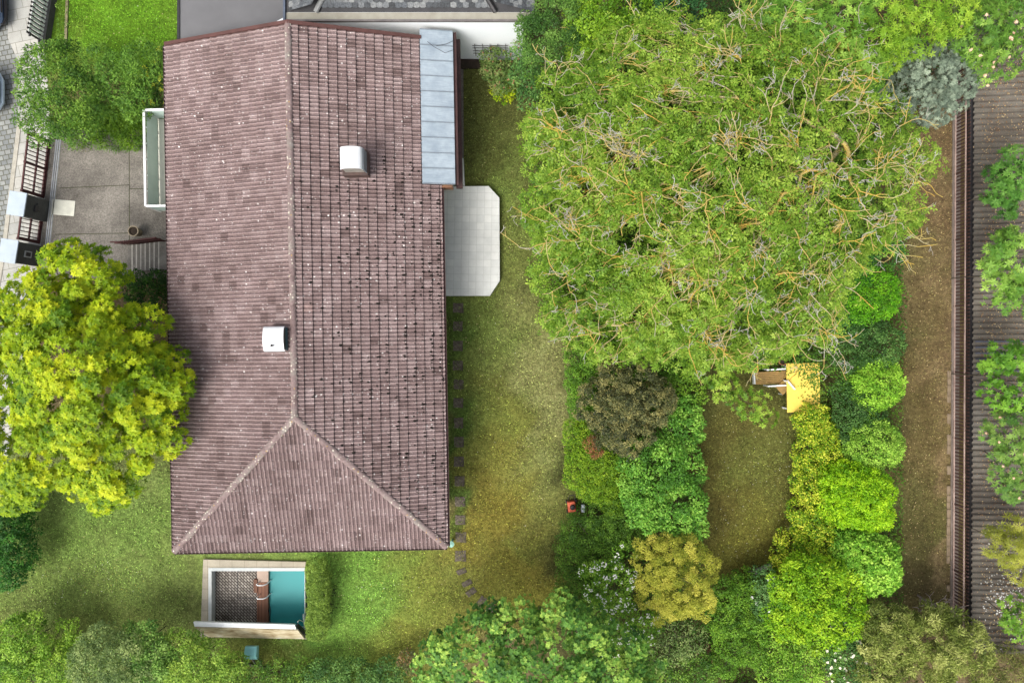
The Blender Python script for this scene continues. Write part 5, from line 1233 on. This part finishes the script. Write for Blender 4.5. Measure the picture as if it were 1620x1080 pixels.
plant('white_rose_bush', 'bush with cream white flowers left of the juniper', 'rose bush', [(1335, 1035, 38, 2.2), (1330, 1010, 24, 2.0), (1345, 1070, 32, 2.1)], C_cool, L=.09, W=.045, dens=460, puff=.22, flowers=('cream_flower', ((216, 212, 184), (228, 224, 200), (236, 232, 214)), .065, 'flowers', 90))
# variegated strip at the right of the inner lawn
plant('variegated_hedge', 'long yellow and green mottled hedge along the right side of the inner lawn', 'hedge', [(1292, 668, 26, 1.5, 1.4), (1300, 695, 27, 1.5, 1.4), (1288, 722, 24, 1.5, 1.4), (1302, 745, 26, 1.5, 1.4), (1286, 770, 24, 1.5, 1.4), (1300, 795, 27, 1.5, 1.4), (1280, 815, 24, 1.5, 1.4), (1292, 842, 30, 1.6, 1.5), (1265, 868, 26, 1.5, 1.4), (1300, 872, 28, 1.6, 1.5), (1248, 890, 20, 1.4, 1.2), (1316, 720, 18, 1.5, 1.4)],
      ((76, 120, 22), (132, 166, 34), (204, 208, 66)), L=.075, W=.045, dens=950, puff=.16, box=True, rough=.1, tonevar=.9, sep=.9)
plant('dark_shrub', 'bluish dark shrub between the two round shrubs beside the soil strip', 'shrub', [(1362, 655, 34, 1.7), (1385, 662, 24, 1.6), (1345, 630, 28, 1.6), (1350, 690, 24, 1.5)], ((34, 66, 32), (58, 96, 48), (92, 130, 72)), L=.07, W=.04, dens=720, puff=.18)
plant('dark_shrub', 'dark green shrub above the upper round shrub beside the soil strip', 'shrub', [(1398, 545, 36, 2.1), (1355, 555, 34, 2.0), (1372, 520, 28, 1.9)], ((38, 72, 34), (64, 102, 52), (98, 136, 76)), L=.07, W=.04, dens=700, puff=.2)
plant('round_shrub', 'vivid green fine-leaved round shrub at the right foot of the big tree', 'shrub', [(1390, 462, 48, 2.7, 2.4), (1372, 480, 34, 2.4, 2.1)], ((60, 118, 14), (92, 156, 22), (128, 188, 40)), L=.09, W=.028, dens=1000, puff=.22, rough=.08)
plant('dark_shrub', 'deep green shrub behind the vivid round shrub under the big tree', 'shrub', [(1400, 395, 34, 2.2), (1350, 420, 40, 2.2), (1335, 470, 36, 2.0), (1330, 380, 40, 2.2), (1345, 510, 30, 1.8)], ((40, 84, 38), (64, 116, 56), (96, 148, 80)), L=.08, W=.045, dens=620, puff=.2)
rs = dict(dens=1250, puff=.15, rough=.05, k=1.12, box=False, group='round shrubs beside the soil strip')
plant('round_shrub', 'upper small round clipped shrub beside the bare soil strip', 'shrub', [(1398, 608, 45, 2.3, 2.0), (1378, 600, 26, 2.0, 1.6)], ((82, 132, 34), (122, 170, 52), (158, 198, 80)), L=.07, W=.04, **rs)
plant('round_shrub', 'second round clipped shrub, paler, below the upper small one', 'shrub', [(1397, 708, 44, 2.3, 2.0), (1375, 715, 30, 2.1, 1.8)], ((88, 134, 44), (128, 170, 66), (166, 200, 96)), L=.07, W=.04, **rs)
plant('lime_shrub', 'broad lime-green round shrub, largest of the row beside the soil strip', 'shrub', [(1375, 790, 52, 2.7, 2.4), (1350, 775, 40, 2.5, 2.2), (1390, 815, 34, 2.4, 2), (1340, 810, 30, 2.2, 2)], ((84, 134, 12), (128, 176, 20), (172, 206, 44)), L=.09, W=.035, **rs)
plant('round_shrub', 'pale green big-leaved round shrub at the lower end of the row', 'shrub', [(1385, 898, 52, 2.6, 2.2), (1362, 880, 34, 2.3, 2), (1405, 915, 30, 2.2, 1.8)], ((80, 132, 40), (124, 174, 62), (170, 206, 98)), L=.10, W=.06, **rs)
# upper middle
plant('rose_bush', 'rose bush with reddish shoots in front of the trellis', 'rose bush', [(785, 100, 26, 1.8), (805, 118, 22, 1.7), (770, 112, 14, 1.3), (795, 130, 18, 1.4)], ((66, 90, 46), (92, 122, 62), (134, 140, 84)), L=.09, W=.045, dens=520, puff=.2, flowers=('red_shoot', ((110, 70, 50), (134, 86, 62), (150, 100, 76)), .04, 'red_shoots', 40))
plant('yellow_green_shrub', 'small yellow-green shrub below the rose bush', 'shrub', [(800, 148, 16, 1.1), (788, 138, 12, 1.0), (806, 135, 14, 1.1)], C_yel, L=.08, W=.04, dens=620, puff=.16)
plant('garden_shrub', 'green shrub with red tips right of the small yellow-green one', 'shrub', [(832, 115, 24, 2.4), (838, 150, 22, 2.2), (825, 85, 20, 2.2)], C_cool, L=.09, W=.045, dens=560, puff=.2, flowers=('red_shoot', ((110, 70, 50), (134, 86, 62), (150, 100, 76)), .04, 'red_shoots', 30))
plant('evergreen_tree', 'grey-green dense evergreen right of the white wall at the top', 'tree', [(862, 55, 42, 4.4), (895, 30, 44, 4.6), (850, 95, 26, 3.4), (845, 25, 26, 3.6), (900, 70, 30, 4.0)], ((46, 82, 36), (78, 118, 52), (116, 154, 80)), L=.07, W=.035, dens=900, puff=.26)
plant('leafy_tree', 'bright green leafy tree at the top edge between evergreen and big tree', 'tree', [(955, 25, 52, 4.8), (1000, 50, 40, 4.6), (930, 75, 34, 4.0), (985, 0, 50, 4.8)], ((72, 112, 24), (112, 152, 36), (150, 184, 62)), L=.11, W=.06, dens=480, puff=.28)
plant('dark_tree', 'bluish dark tree at the top edge above the big branching tree', 'tree', [(1060, 0, 44, 4.2), (1090, 15, 30, 4.0), (1040, -10, 40, 4.2)], ((34, 72, 44), (52, 100, 64), (80, 130, 84)), L=.10, W=.05, dens=460, puff=.26)
plant('ash_tree', 'light green ash-like tree at the top edge right of the dark gap', 'tree', [(1250, 30, 60, 6.2, 3), (1330, 45, 62, 6.6, 3.2), (1370, 110, 44, 5.8, 2.6), (1300, 90, 34, 5.6, 2.2), (1215, 10, 40, 5.6, 2.4), (1350, 0, 60, 6.4, 3)], C_ash, L=.13, W=.04, dens=460, puff=.34, rosette=6, limb=110)
plant('ash_tree', 'yellowish green feathery tree at the top edge above the blue spruce', 'tree', [(1420, 30, 52, 6.3, 3), (1480, 18, 46, 6.5, 3), (1400, 80, 34, 5.6, 2.2), (1500, 40, 28, 5.8, 2), (1530, 5, 32, 5.8, 2.4)], ((82, 124, 28), (122, 162, 46), (166, 196, 76)), L=.14, W=.035, dens=440, puff=.34, rosette=6, limb=110)
plant('blue_spruce', 'blue-grey spruce beside the upper end of the picket fence', 'conifer', [(1490, 105, 48, 4.6, 3.2), (1528, 90, 40, 4.2, 2.6), (1455, 85, 28, 3.8, 2.2), (1450, 130, 30, 3.8, 2.4), (1495, 150, 36, 4.0, 2.6), (1530, 130, 28, 3.8, 2.2), (1500, 172, 22, 3.2, 1.8), (1545, 75, 20, 3.4, 1.6)], C_blue, L=.09, W=.028, dens=1000, puff=.20, rosette=7, up=.9, tonevar=.5)
plant('flowering_ash', 'green tree with small pinkish flower heads in the top right corner', 'tree', [(1595, 35, 46, 5.8, 2.8), (1610, 80, 34, 5.2, 2.2), (1570, 15, 30, 5.2, 2), (1625, 10, 50, 5.8, 3)], ((70, 112, 42), (104, 146, 60), (146, 180, 90)), L=.14, W=.04, dens=460, puff=.32, rosette=7, flowers=('pink_head', ((176, 140, 110), (200, 170, 140), (216, 190, 160)), .07, 'flower_heads', 30))
plant('low_shrub', 'dim undergrowth in the gap below the top edge trees', 'undergrowth', [(1180, 30, 40, 1.4), (1300, 130, 40, 1.2), (1130, 10, 30, 1.2), (1410, 130, 30, 1.2), (1570, 60, 30, 1.0)], C_dark, L=.10, W=.05, dens=200, puff=.25, trunk=False)
# right edge
plant('overhanging_tree', 'dark green tree spreading over the shed roof at the right edge, upper one', 'tree', [(1605, 285, 32, 3.6, 1.6), (1580, 300, 18, 3.0, 1.0), (1620, 255, 24, 3.4, 1.4), (1600, 335, 18, 3.0, 1.0), (1562, 298, 9, 2.8, .6)], ((50, 96, 36), (80, 132, 54), (116, 164, 80)), L=.14, W=.04, dens=460, puff=.26, rosette=7)
plant('overhanging_tree', 'light green tree over the right edge of the shed roof, below the dark one', 'tree', [(1610, 400, 36, 4.2, 1.8), (1590, 450, 26, 3.8, 1.4), (1618, 470, 26, 3.8, 1.4), (1590, 385, 18, 3.6, 1)], ((84, 134, 50), (126, 170, 76), (166, 202, 106)), L=.15, W=.045, dens=420, puff=.28, rosette=7)
plant('overhanging_tree', 'mid green tree over the bluish bare roof sheets at the right edge', 'tree', [(1605, 575, 32, 3.8, 1.6), (1580, 575, 16, 3.4, 1), (1585, 625, 22, 3.6, 1.2), (1615, 620, 26, 3.8, 1.4)], ((64, 116, 32), (98, 150, 46), (136, 184, 70)), L=.14, W=.045, dens=440, puff=.26, rosette=7)
plant('overhanging_tree', 'tree with small pale flower heads at the right edge below the middle', 'tree', [(1608, 690, 34, 3.8, 1.6), (1610, 740, 32, 3.6, 1.5), (1585, 715, 18, 3.4, 1), (1600, 775, 18, 3.2, 1)], ((76, 120, 54), (110, 150, 72), (150, 180, 100)), L=.14, W=.04, dens=460, puff=.26, rosette=7, flowers=('pink_head', ((176, 150, 120), (200, 170, 140), (216, 190, 160)), .06, 'flower_heads', 18))
plant('sumac_tree', 'yellowish fern-leaved tree reaching over the shed roof at the lower right', 'tree', [(1605, 865, 30, 3.2, 1.2), (1575, 862, 18, 2.9, .8), (1618, 900, 22, 3, 1), (1612, 835, 18, 3, .9)], ((112, 122, 34), (150, 158, 52), (180, 182, 78)), L=.17, W=.03, dens=380, puff=.24, rosette=8)
plant('overhanging_tree', 'small green tree at the right edge near the white petals', 'tree', [(1618, 975, 24, 3.0, 1.2), (1612, 1000, 14, 2.8, .8)], C_apple, L=.12, W=.05, dens=440, puff=.22, rosette=6)
plant('spreading_juniper', 'broad olive-green juniper at the lower end of the picket fence', 'juniper', [(1425, 1020, 52, 3.2, 2.2), (1490, 1030, 56, 3.4, 2.4), (1540, 1030, 42, 3.0, 2), (1460, 1075, 60, 3.2, 2.2), (1395, 1000, 28, 2.6, 1.6), (1400, 1060, 36, 2.8, 2), (1535, 1075, 44, 3, 2)], ((80, 96, 44), (124, 140, 68), (176, 182, 104)), L=.13, W=.03, dens=760, puff=.24, up=1.0, tonevar=.6, limb=120, sep=1.2)
plant('dark_shrub', 'dark reddish-green shrub in the bottom right corner', 'shrub', [(1600, 1060, 36, 2.0), (1575, 1085, 30, 1.9)], ((70, 80, 36), (104, 112, 52), (140, 144, 70)), L=.12, W=.03, dens=420, puff=.24)
# dead branches at the fence end
def dead_branches(name, label, px, py, z, r, n, seed):
    rng = np.random.default_rng(seed); x, y, _ = P(px, py, z); T = []
    for i in range(n):
        a = rng.uniform(0, 6.28); q = r * math.sqrt(rng.random()); T.append((x + q * math.cos(a) * 1.3, y + q * math.sin(a) * .8, z + rng.uniform(-.3, .3)))
    A, par, tips = skeleton(rng, (x, y, 0), (x, y, z * .6), T, .15, .05)
    o3 = np.array([x, y, 0]); o = link(name, skel_mesh(name, A - o3, par, .009, .05), pm('dead_wood', (150, 138, 132), (120, 108, 104), 6, .9)); o.location = (x, y, 0); tag(o, label, 'shrub')
dead_branches('bare_shrub', 'bare grey leafless shrub at the lower end of the picket fence', 1490, 965, 1.6, .85, 80, 5)

# ---- the great branching tree
def great_tree():
    rng = np.random.default_rng(77)
    Cc = (1165, 300)
    B = [(1000, 150, 130), (930, 330, 100), (1150, 300, 230), (1300, 170, 120), (1330, 300, 120), (1130, 130, 110), (1040, 470, 115), (1180, 470, 120), (900, 230, 70), (1250, 420, 110), (1415, 250, 70), (1190, 540, 36), (900, 440, 50), (1420, 330, 50), (1395, 190, 50), (1080, 560, 40), (880, 390, 45), (1300, 520, 30), (860, 300, 40), (865, 200, 42), (895, 500, 40), (890, 140, 45), (950, 70, 60), (1020, 60, 50), (1200, 70, 60), (850, 350, 25), (855, 440, 25), (930, 540, 40)]
    def ztop(px, py): 
        d = math.hypot(px - Cc[0], py - Cc[1]); return 9.2 - 4.4 * (d / 340) ** 2 if d < 340 else 4.8 - (d - 340) * .008
    def sample(n, shrink=1.0):
        out = []; w_ = np.array([b[2] ** 2 for b in B], float); w_ /= w_.sum()
        while len(out) < n:
            b = B[rng.choice(len(B), p=w_)]; a = rng.uniform(0, 6.28); q = b[2] * shrink * math.sqrt(rng.random())
            px, py = b[0] + q * math.cos(a), b[1] + q * math.sin(a)
            k = sum(math.hypot(px - c[0], py - c[1]) < c[2] for c in B)
            if rng.random() < 1 / max(k, 1): out.append((px, py))
        return out
    tg = []
    for px, py in sample(620, .97):
        z = max(2.0, ztop(px, py) + rng.uniform(-1.7, -.4)); tg.append(P(px, py, z))
    tx, ty, _ = P(1190, 300, 1.0)
    A, par, tips = skeleton(rng, (tx, ty, 0), (tx + .1, ty, 3.0), tg, .24, .12, .10)
    o3 = np.array([tx, ty, 0.0])
    e = empty('walnut_tree', (tx, ty, 0)); tag(e, 'huge sparse tree with twisted orange and grey branches filling the upper right garden', 'tree')
    m, t, b = newmat('lichen_bark', .9, .2); co = coord(t)
    c = ramp(t, noise(t, co, .9, 5, .7), [(.38, lin((160, 156, 140))), (.48, lin((170, 156, 104))), (.57, lin((180, 156, 76))), (.70, lin((184, 142, 56)))])
    g = noise(t, co, 20, 3, .7); c = mixc(t, 1.0, c, ramp(t, g, [(.3, (.7, .7, .7)), (.7, (1.15, 1.15, 1.15))]), 'MULTIPLY')
    t.links.new(c, b.inputs['Base Color']); bump(t, b, g, .5, .02)
    link('trunk', skel_mesh('trunk', A - o3, par, .009, .15, .38, 6), m, e)
    # twisted forking branchlets that rise above the leaves, each grown from a branch end
    def curly(starts, nstep, step, turn, fork, r0, r1, lift, name, mat_):
        NA, NP, NR = [], [], []
        for s0, d0 in starts:
            stack = [(np.array(s0), np.array(d0), -1, 0, r0 * rng.uniform(.7, 1.2))]
            while stack:
                p, d, pr_, k, rr = stack.pop()
                NA.append(p); NP.append(pr_); NR.append(rr); me_ = len(NA) - 1
                if k >= nstep or rng.random() < .04: continue
                h = rng.normal(0, turn); ca, sa = math.cos(h), math.sin(h); d = np.array([d[0] * ca - d[1] * sa, d[0] * sa + d[1] * ca, d[2] * .7 + lift + rng.normal(0, .12)]); d /= np.linalg.norm(d)
                st = step * rng.uniform(.6, 1.3); stack.append((p + d * st, d, me_, k + 1, rr * .86 + r1 * .14))
                if rng.random() < fork:
                    h = rng.choice([-1, 1]) * rng.uniform(.5, 1.1); ca, sa = math.cos(h), math.sin(h); d2 = np.array([d[0] * ca - d[1] * sa, d[0] * sa + d[1] * ca, d[2]])
                    stack.append((p + d2 * st * .8, d2, me_, k + 2, rr * .7 + r1 * .1))
        NA, NP, NR = np.array(NA), np.array(NP), np.maximum(np.array(NR), r1)
        i = np.where(NP >= 0)[0]; j = NP[i]; a, b_ = NA[j], NA[i]; dd = unit(b_ - a); sides = 5
        s = unit(np.cross(dd, np.tile([.3, .2, 1.0], (len(i), 1)))); u = np.cross(s, dd); an = np.arange(sides) * 2 * np.pi / sides
        ring = lambda c_, q: c_[:, None] + q[:, None, None] * (np.cos(an)[None, :, None] * s[:, None] + np.sin(an)[None, :, None] * u[:, None])
        V = np.concatenate([ring(a, np.minimum(NR[j], NR[i] * 1.3)), ring(b_ + dd * NR[i][:, None] * .4, NR[i])], 1).reshape(-1, 3); base = (np.arange(len(i)) * 2 * sides)[:, None]; q = np.arange(sides)
        Fq = np.stack([base + q, base + (q + 1) % sides, base + sides + (q + 1) % sides, base + sides + q], 2).reshape(-1, 4)
        link(name, np_mesh(name, V - o3, Fq), mat_, e); return NA, NP
    cen = np.array([tx, ty, 0])
    st = []
    for k in rng.choice(np.array([k for k in tips if 870 < 810 + A[k][0] * F / (CAMH - A[k][2]) < 1425]), 215, replace=False):
        q = A[k] - cen; q[2] = 0; q /= np.linalg.norm(q) + 1e-6; d = q * .8 + rng.normal(0, .8, 3); d[2] = .45; st.append((A[k], d / np.linalg.norm(d)))
    NA, NP = curly(st, 9, .20, .34, .24, .019, .0075, .06, 'branchlets', m)
    sel = rng.choice(len(NA), 650, replace=False); st = []
    for k in sel:
        d = rng.normal(0, 1, 3); d[2] = abs(d[2]) * .3; st.append((NA[k], d / np.linalg.norm(d)))
    curly(st, 4, .10, .6, .45, .0085, .0065, .05, 'twigs', pm('grey_twig', (176, 174, 164), (150, 146, 136), 5, .9, k=.9))
    # leaves: compound sprays hanging around the branches, mostly just beneath the top ones
    deg = np.bincount(par[par >= 0], minlength=len(A)); cnt = np.zeros(len(A)); cnt[deg == 0] = 1
    for i in range(len(A) - 1, 0, -1): cnt[par[i]] += cnt[i]
    cand = np.where((cnt < 7) & (A[:, 2] > 2.0))[0]
    nr = 21000; pi = rng.choice(cand, nr)
    c = A[pi] + rng.normal(0, .20, (nr, 3)) + np.array([0, 0, .22]) - np.array([0, 0, 1]) * np.abs(rng.normal(0, .25, nr))[:, None]
    # second, lower storey
    low = []
    for px, py in sample(13000, .97):
        z = max(1.4, ztop(px, py) - rng.uniform(1.0, 3.4)); low.append(P(px, py, z))
    c = np.concatenate([c, np.array(low)]); nr = len(c)
    # clumped gaps: drop leaves in holes
    hx = np.sin(c[:, 0] * 1.9 + 1) * np.sin(c[:, 1] * 2.3 + .5) + .6 * np.sin(c[:, 0] * 4.1 + c[:, 1] * 3.3) ; ok = (hx < .45) | (rng.random(nr) < .10); c = c[ok]; nr = len(c)
    kk = 7; ax = unit(rand_dirs(rng, nr) * .45 + np.array([0, 0, 1])); s = unit(np.cross(ax, rand_dirs(rng, nr))); tt = np.cross(ax, s)
    a = (np.arange(kk) * 2 * np.pi / kk)[None] + rng.uniform(0, 6, (nr, 1)) + rng.normal(0, .25, (nr, kk)); D = np.cos(a)[..., None] * s[:, None] + np.sin(a)[..., None] * tt[:, None] + ax[:, None] * rng.uniform(-.2, .35, (nr, kk, 1))
    D = unit(D.reshape(-1, 3)); n2 = nr * kk; big = .5 + .16 * np.sin(c[:, 0] * 1.1 + 2) * np.sin(c[:, 1] * .9) + rng.normal(0, .16, nr) + np.where(c[:, 0] < P(960, 0, 6)[0], .0, .04)
    LL = np.repeat(rng.uniform(.08, .14, nr), kk)
    P0 = np.repeat(c, kk, 0) + D * rng.uniform(0, .05, (n2, 1))
    me = leaves_mesh('crown', P0 - o3, D, np.repeat(ax, kk, 0), LL, LL * .42, np.repeat(big, kk) + rng.normal(0, .12, n2), .2)
    link('crown', me, leafmat('walnut_leaf', *C_walnut, trans=.3, k=1.0), e)
great_tree()
plant('understory_shrub', 'green understory shrubs beneath the left part of the big tree', 'shrubs', [(900, 380, 50, 2.4), (900, 480, 45, 2.2), (950, 540, 40, 2.0), (1010, 560, 50, 2.2), (860, 320, 34, 2.4), (870, 250, 40, 2.6), (870, 440, 30, 2.0), (885, 190, 40, 2.8), (1070, 580, 40, 2.0), (1090, 620, 30, 1.8)], ((60, 100, 24), (94, 136, 38), (134, 168, 64)), L=.10, W=.045, dens=420, puff=.24, limb=80)
plant('understory_shrub', 'dark understory shrubs beneath the middle of the big tree', 'shrubs', [(1000, 420, 60, 2.0), (1080, 350, 60, 2.0), (1180, 400, 60, 2.0), (1200, 520, 60, 2.0), (1280, 350, 60, 2.0), (1000, 250, 70, 2.2), (1100, 180, 60, 2.2), (1280, 240, 60, 2.0), (1290, 560, 40, 1.8), (1110, 500, 50, 1.8), (1380, 250, 40, 1.8), (1320, 600, 28, 1.6)], ((44, 78, 24), (70, 110, 36), (104, 142, 56)), L=.11, W=.05, dens=220, puff=.3, limb=60)
plant('tree_sprout', 'low leafy shoot of the big tree hanging over the upper end of the inner lawn', 'branch', [(1185, 640, 30, 1.9, .7), (1150, 615, 24, 1.9, .7), (1215, 660, 16, 1.7, .5), (1130, 590, 24, 2.0, .8)], C_walnut, L=.13, W=.05, dens=230, puff=.2, rosette=6, limb=60)
def cover(name, label, poly, cols, n, L, W, z1, seed):
    rng = np.random.default_rng(seed); pl = np.array(poly); out = []
    while len(out) < n:
        px, py = rng.uniform(pl[:, 0].min(), pl[:, 0].max()), rng.uniform(pl[:, 1].min(), pl[:, 1].max())
        if inpoly(np.array([px]), np.array([py]), poly)[0]: out.append(P(px, py, 0))
    X = np.array(out); hgt = .15 + z1 * (.5 + .5 * np.sin(X[:, 0] * 2.7 + 1.5 * np.sin(X[:, 1] * 1.9)) * np.sin(X[:, 1] * 3.1 + np.sin(X[:, 0] * 2.2)))
    X[:, 2] = hgt * rng.uniform(.4, 1.05, n); D = unit(rng.normal(size=(n, 3)) * [1, 1, .4] + [0, 0, .2]); U = unit(rng.normal(size=(n, 3)) * .4 + [0, 0, 1])
    LL = L * rng.uniform(.6, 1.3, n); tone = .5 + .22 * np.sin(X[:, 0] * 4.1) * np.sin(X[:, 1] * 3.7) + rng.normal(0, .18, n)
    o = link(name, leaves_mesh(name, X, D, U, LL, LL * W, tone), leafmat(name + '_leaf_%d' % seed, *cols, k=.95)); tag(o, label, 'ground cover', kind='stuff')
cover('ivy', 'green ground cover filling the gaps between the centre hedges', [(905, 575), (1105, 590), (1108, 700), (1112, 860), (1128, 925), (1130, 1080), (900, 1080), (895, 960), (905, 815), (915, 790), (905, 680)], ((44, 84, 26), (72, 122, 38), (110, 156, 56)), 15000, .10, .5, .55, 31)
cover('periwinkle', 'low leafy ground cover right of the inner lawn', [(1275, 650), (1425, 520), (1425, 960), (1400, 1080), (1135, 1080), (1150, 930), (1228, 905), (1262, 850)], ((46, 84, 26), (78, 120, 36), (116, 152, 56)), 16000, .09, .5, .25, 32)
cover('undergrowth', 'leafy undergrowth on the ground beneath the big tree', [(840, 150), (1000, -20), (1560, -20), (1540, 60), (1430, 190), (1425, 520), (1280, 590), (905, 575), (850, 400)], ((40, 78, 24), (66, 112, 34), (100, 146, 50)), 30000, .12, .5, .6, 33)
cover('bottom_undergrowth', 'leafy undergrowth along the bottom edge of the garden', [(-20, 1015), (60, 1030), (200, 1020), (330, 1045), (440, 1062), (620, 1062), (640, 1100), (-20, 1100)], ((56, 92, 34), (92, 132, 50), (134, 166, 72)), 9000, .10, .5, .8, 34)
litter('table_leaves', 'green leaves and twigs lying scattered on the yellow table', [(1250, 580, 1296, 648, 2), (1262, 585, 1280, 612, 1.0, 1), (1270, 600, 1295, 640, 1.3, 1)], ((60, 90, 30), (96, 126, 46), (130, 150, 60)), 300, .05, seed=9, zf=lambda x, y: .765)

# ---- short grass tufts and small flowers
def tufts(name, polys, dens, L, W, label, seed, flowers=False, gain=1.0):
    rng = np.random.default_rng(seed); X = []; 
    for pl in polys:
        a = np.array(pl); x0, y0 = a.min(0); x1, y1 = a.max(0); x0 = max(x0, -22.); x1 = min(x1, 22); y0 = max(y0, -14.6); y1 = min(y1, 14.6); n = int((x1 - x0) * (y1 - y0) * dens)
        x = rng.uniform(x0, x1, n); y = rng.uniform(y0, y1, n); ok = inpoly(x, y, pl) & ~((x > PIT[0] - .9) & (x < PIT[1] + .2) & (y > PIT[2] - .15) & (y < PIT[3] + .5)); X.append(np.stack([x[ok], y[ok]], 1))
    X = np.concatenate(X); 
    cl = np.sin(X[:, 0] * 2.3 + 1.2 * np.sin(X[:, 1] * 1.7)) * np.sin(X[:, 1] * 2.9 + np.sin(X[:, 0] * 1.3)); X = X[rng.random(len(X)) < .55 + .4 * cl]; n = len(X)
    Pn = np.concatenate([X, np.full((n, 1), .015)], 1); D = unit(rng.normal(size=(n, 3)) * [1, 1, .3] + [0, 0, .55]); U = np.tile([0.02, .01, 1.0], (n, 1)); LL = L * rng.uniform(.5, 1.4, n)
    me = leaves_mesh(name, Pn, D, U, LL, np.full(n, W), rng.random(n)); rgb = ground_rgb(X[:, 0], X[:, 1]) * np.exp(rng.normal(.05, .48, (n, 1))) * gain * np.array([1.0, 1.12, .9])
    a = me.attributes.new('gcol', 'FLOAT_COLOR', 'POINT'); a.data.foreach_set('color', np.repeat(np.concatenate([np.clip(rgb, 0, .8), np.ones((n, 1))], 1), 4, 0).astype(np.float32).ravel())
    if 'tuft_mat' not in _mc:
        m, t, b = newmat('grass_blade', .8, .2); at = N(t, 'ShaderNodeAttribute', attribute_name='gcol'); t.links.new(at.outputs['Color'], b.inputs['Base Color']); _mc['tuft_mat'] = m
    o = link(name, me, _mc['tuft_mat']); tag(o, label, 'grass', kind='stuff'); return o
tufts('grass', [LAWN_MAIN, LAWN_TOP], 520, .085, .027, 'short patchy lawn grass with moss around the house', 3)
tufts('inner_grass', [LAWN_IN], 460, .085, .027, 'short brown-green grass of the inner lawn', 4)
STRIP = px_poly([(1425, 170), (1505, 190), (1505, 965), (1440, 985), (1425, 700)])
tufts('soil_weeds', [STRIP], 330, .075, .026, 'sparse weeds and dry bits on the bare soil strip', 5)
W_ = ((190, 190, 160), (214, 214, 190), (232, 232, 220)); Y_ = ((190, 170, 60), (210, 190, 80), (220, 210, 120))
litter('daisies', 'tiny pale flowers and clover dotting the lawns', [(40, 880, 270, 960, 2, 1), (560, 880, 660, 1000, 1, 1), (1130, 680, 1260, 900, 3), (740, 300, 890, 950, 2), (120, 10, 270, 60, .4)], W_, 330, .02, seed=6, cat='flowers')
litter('dandelions', 'tiny yellow flowers dotting the left and lower lawns', [(60, 880, 270, 980, 2, 1), (560, 880, 660, 1000, 1, 1), (740, 860, 880, 940, .6)], Y_, 110, .02, seed=7, cat='flowers')
litter('dry_leaves', 'dry fallen leaves on the bare soil strip along the fence', [(1430, 200, 1508, 950, 1)], ((110, 84, 56), (160, 134, 96), (196, 176, 130)), 700, .03, seed=12)
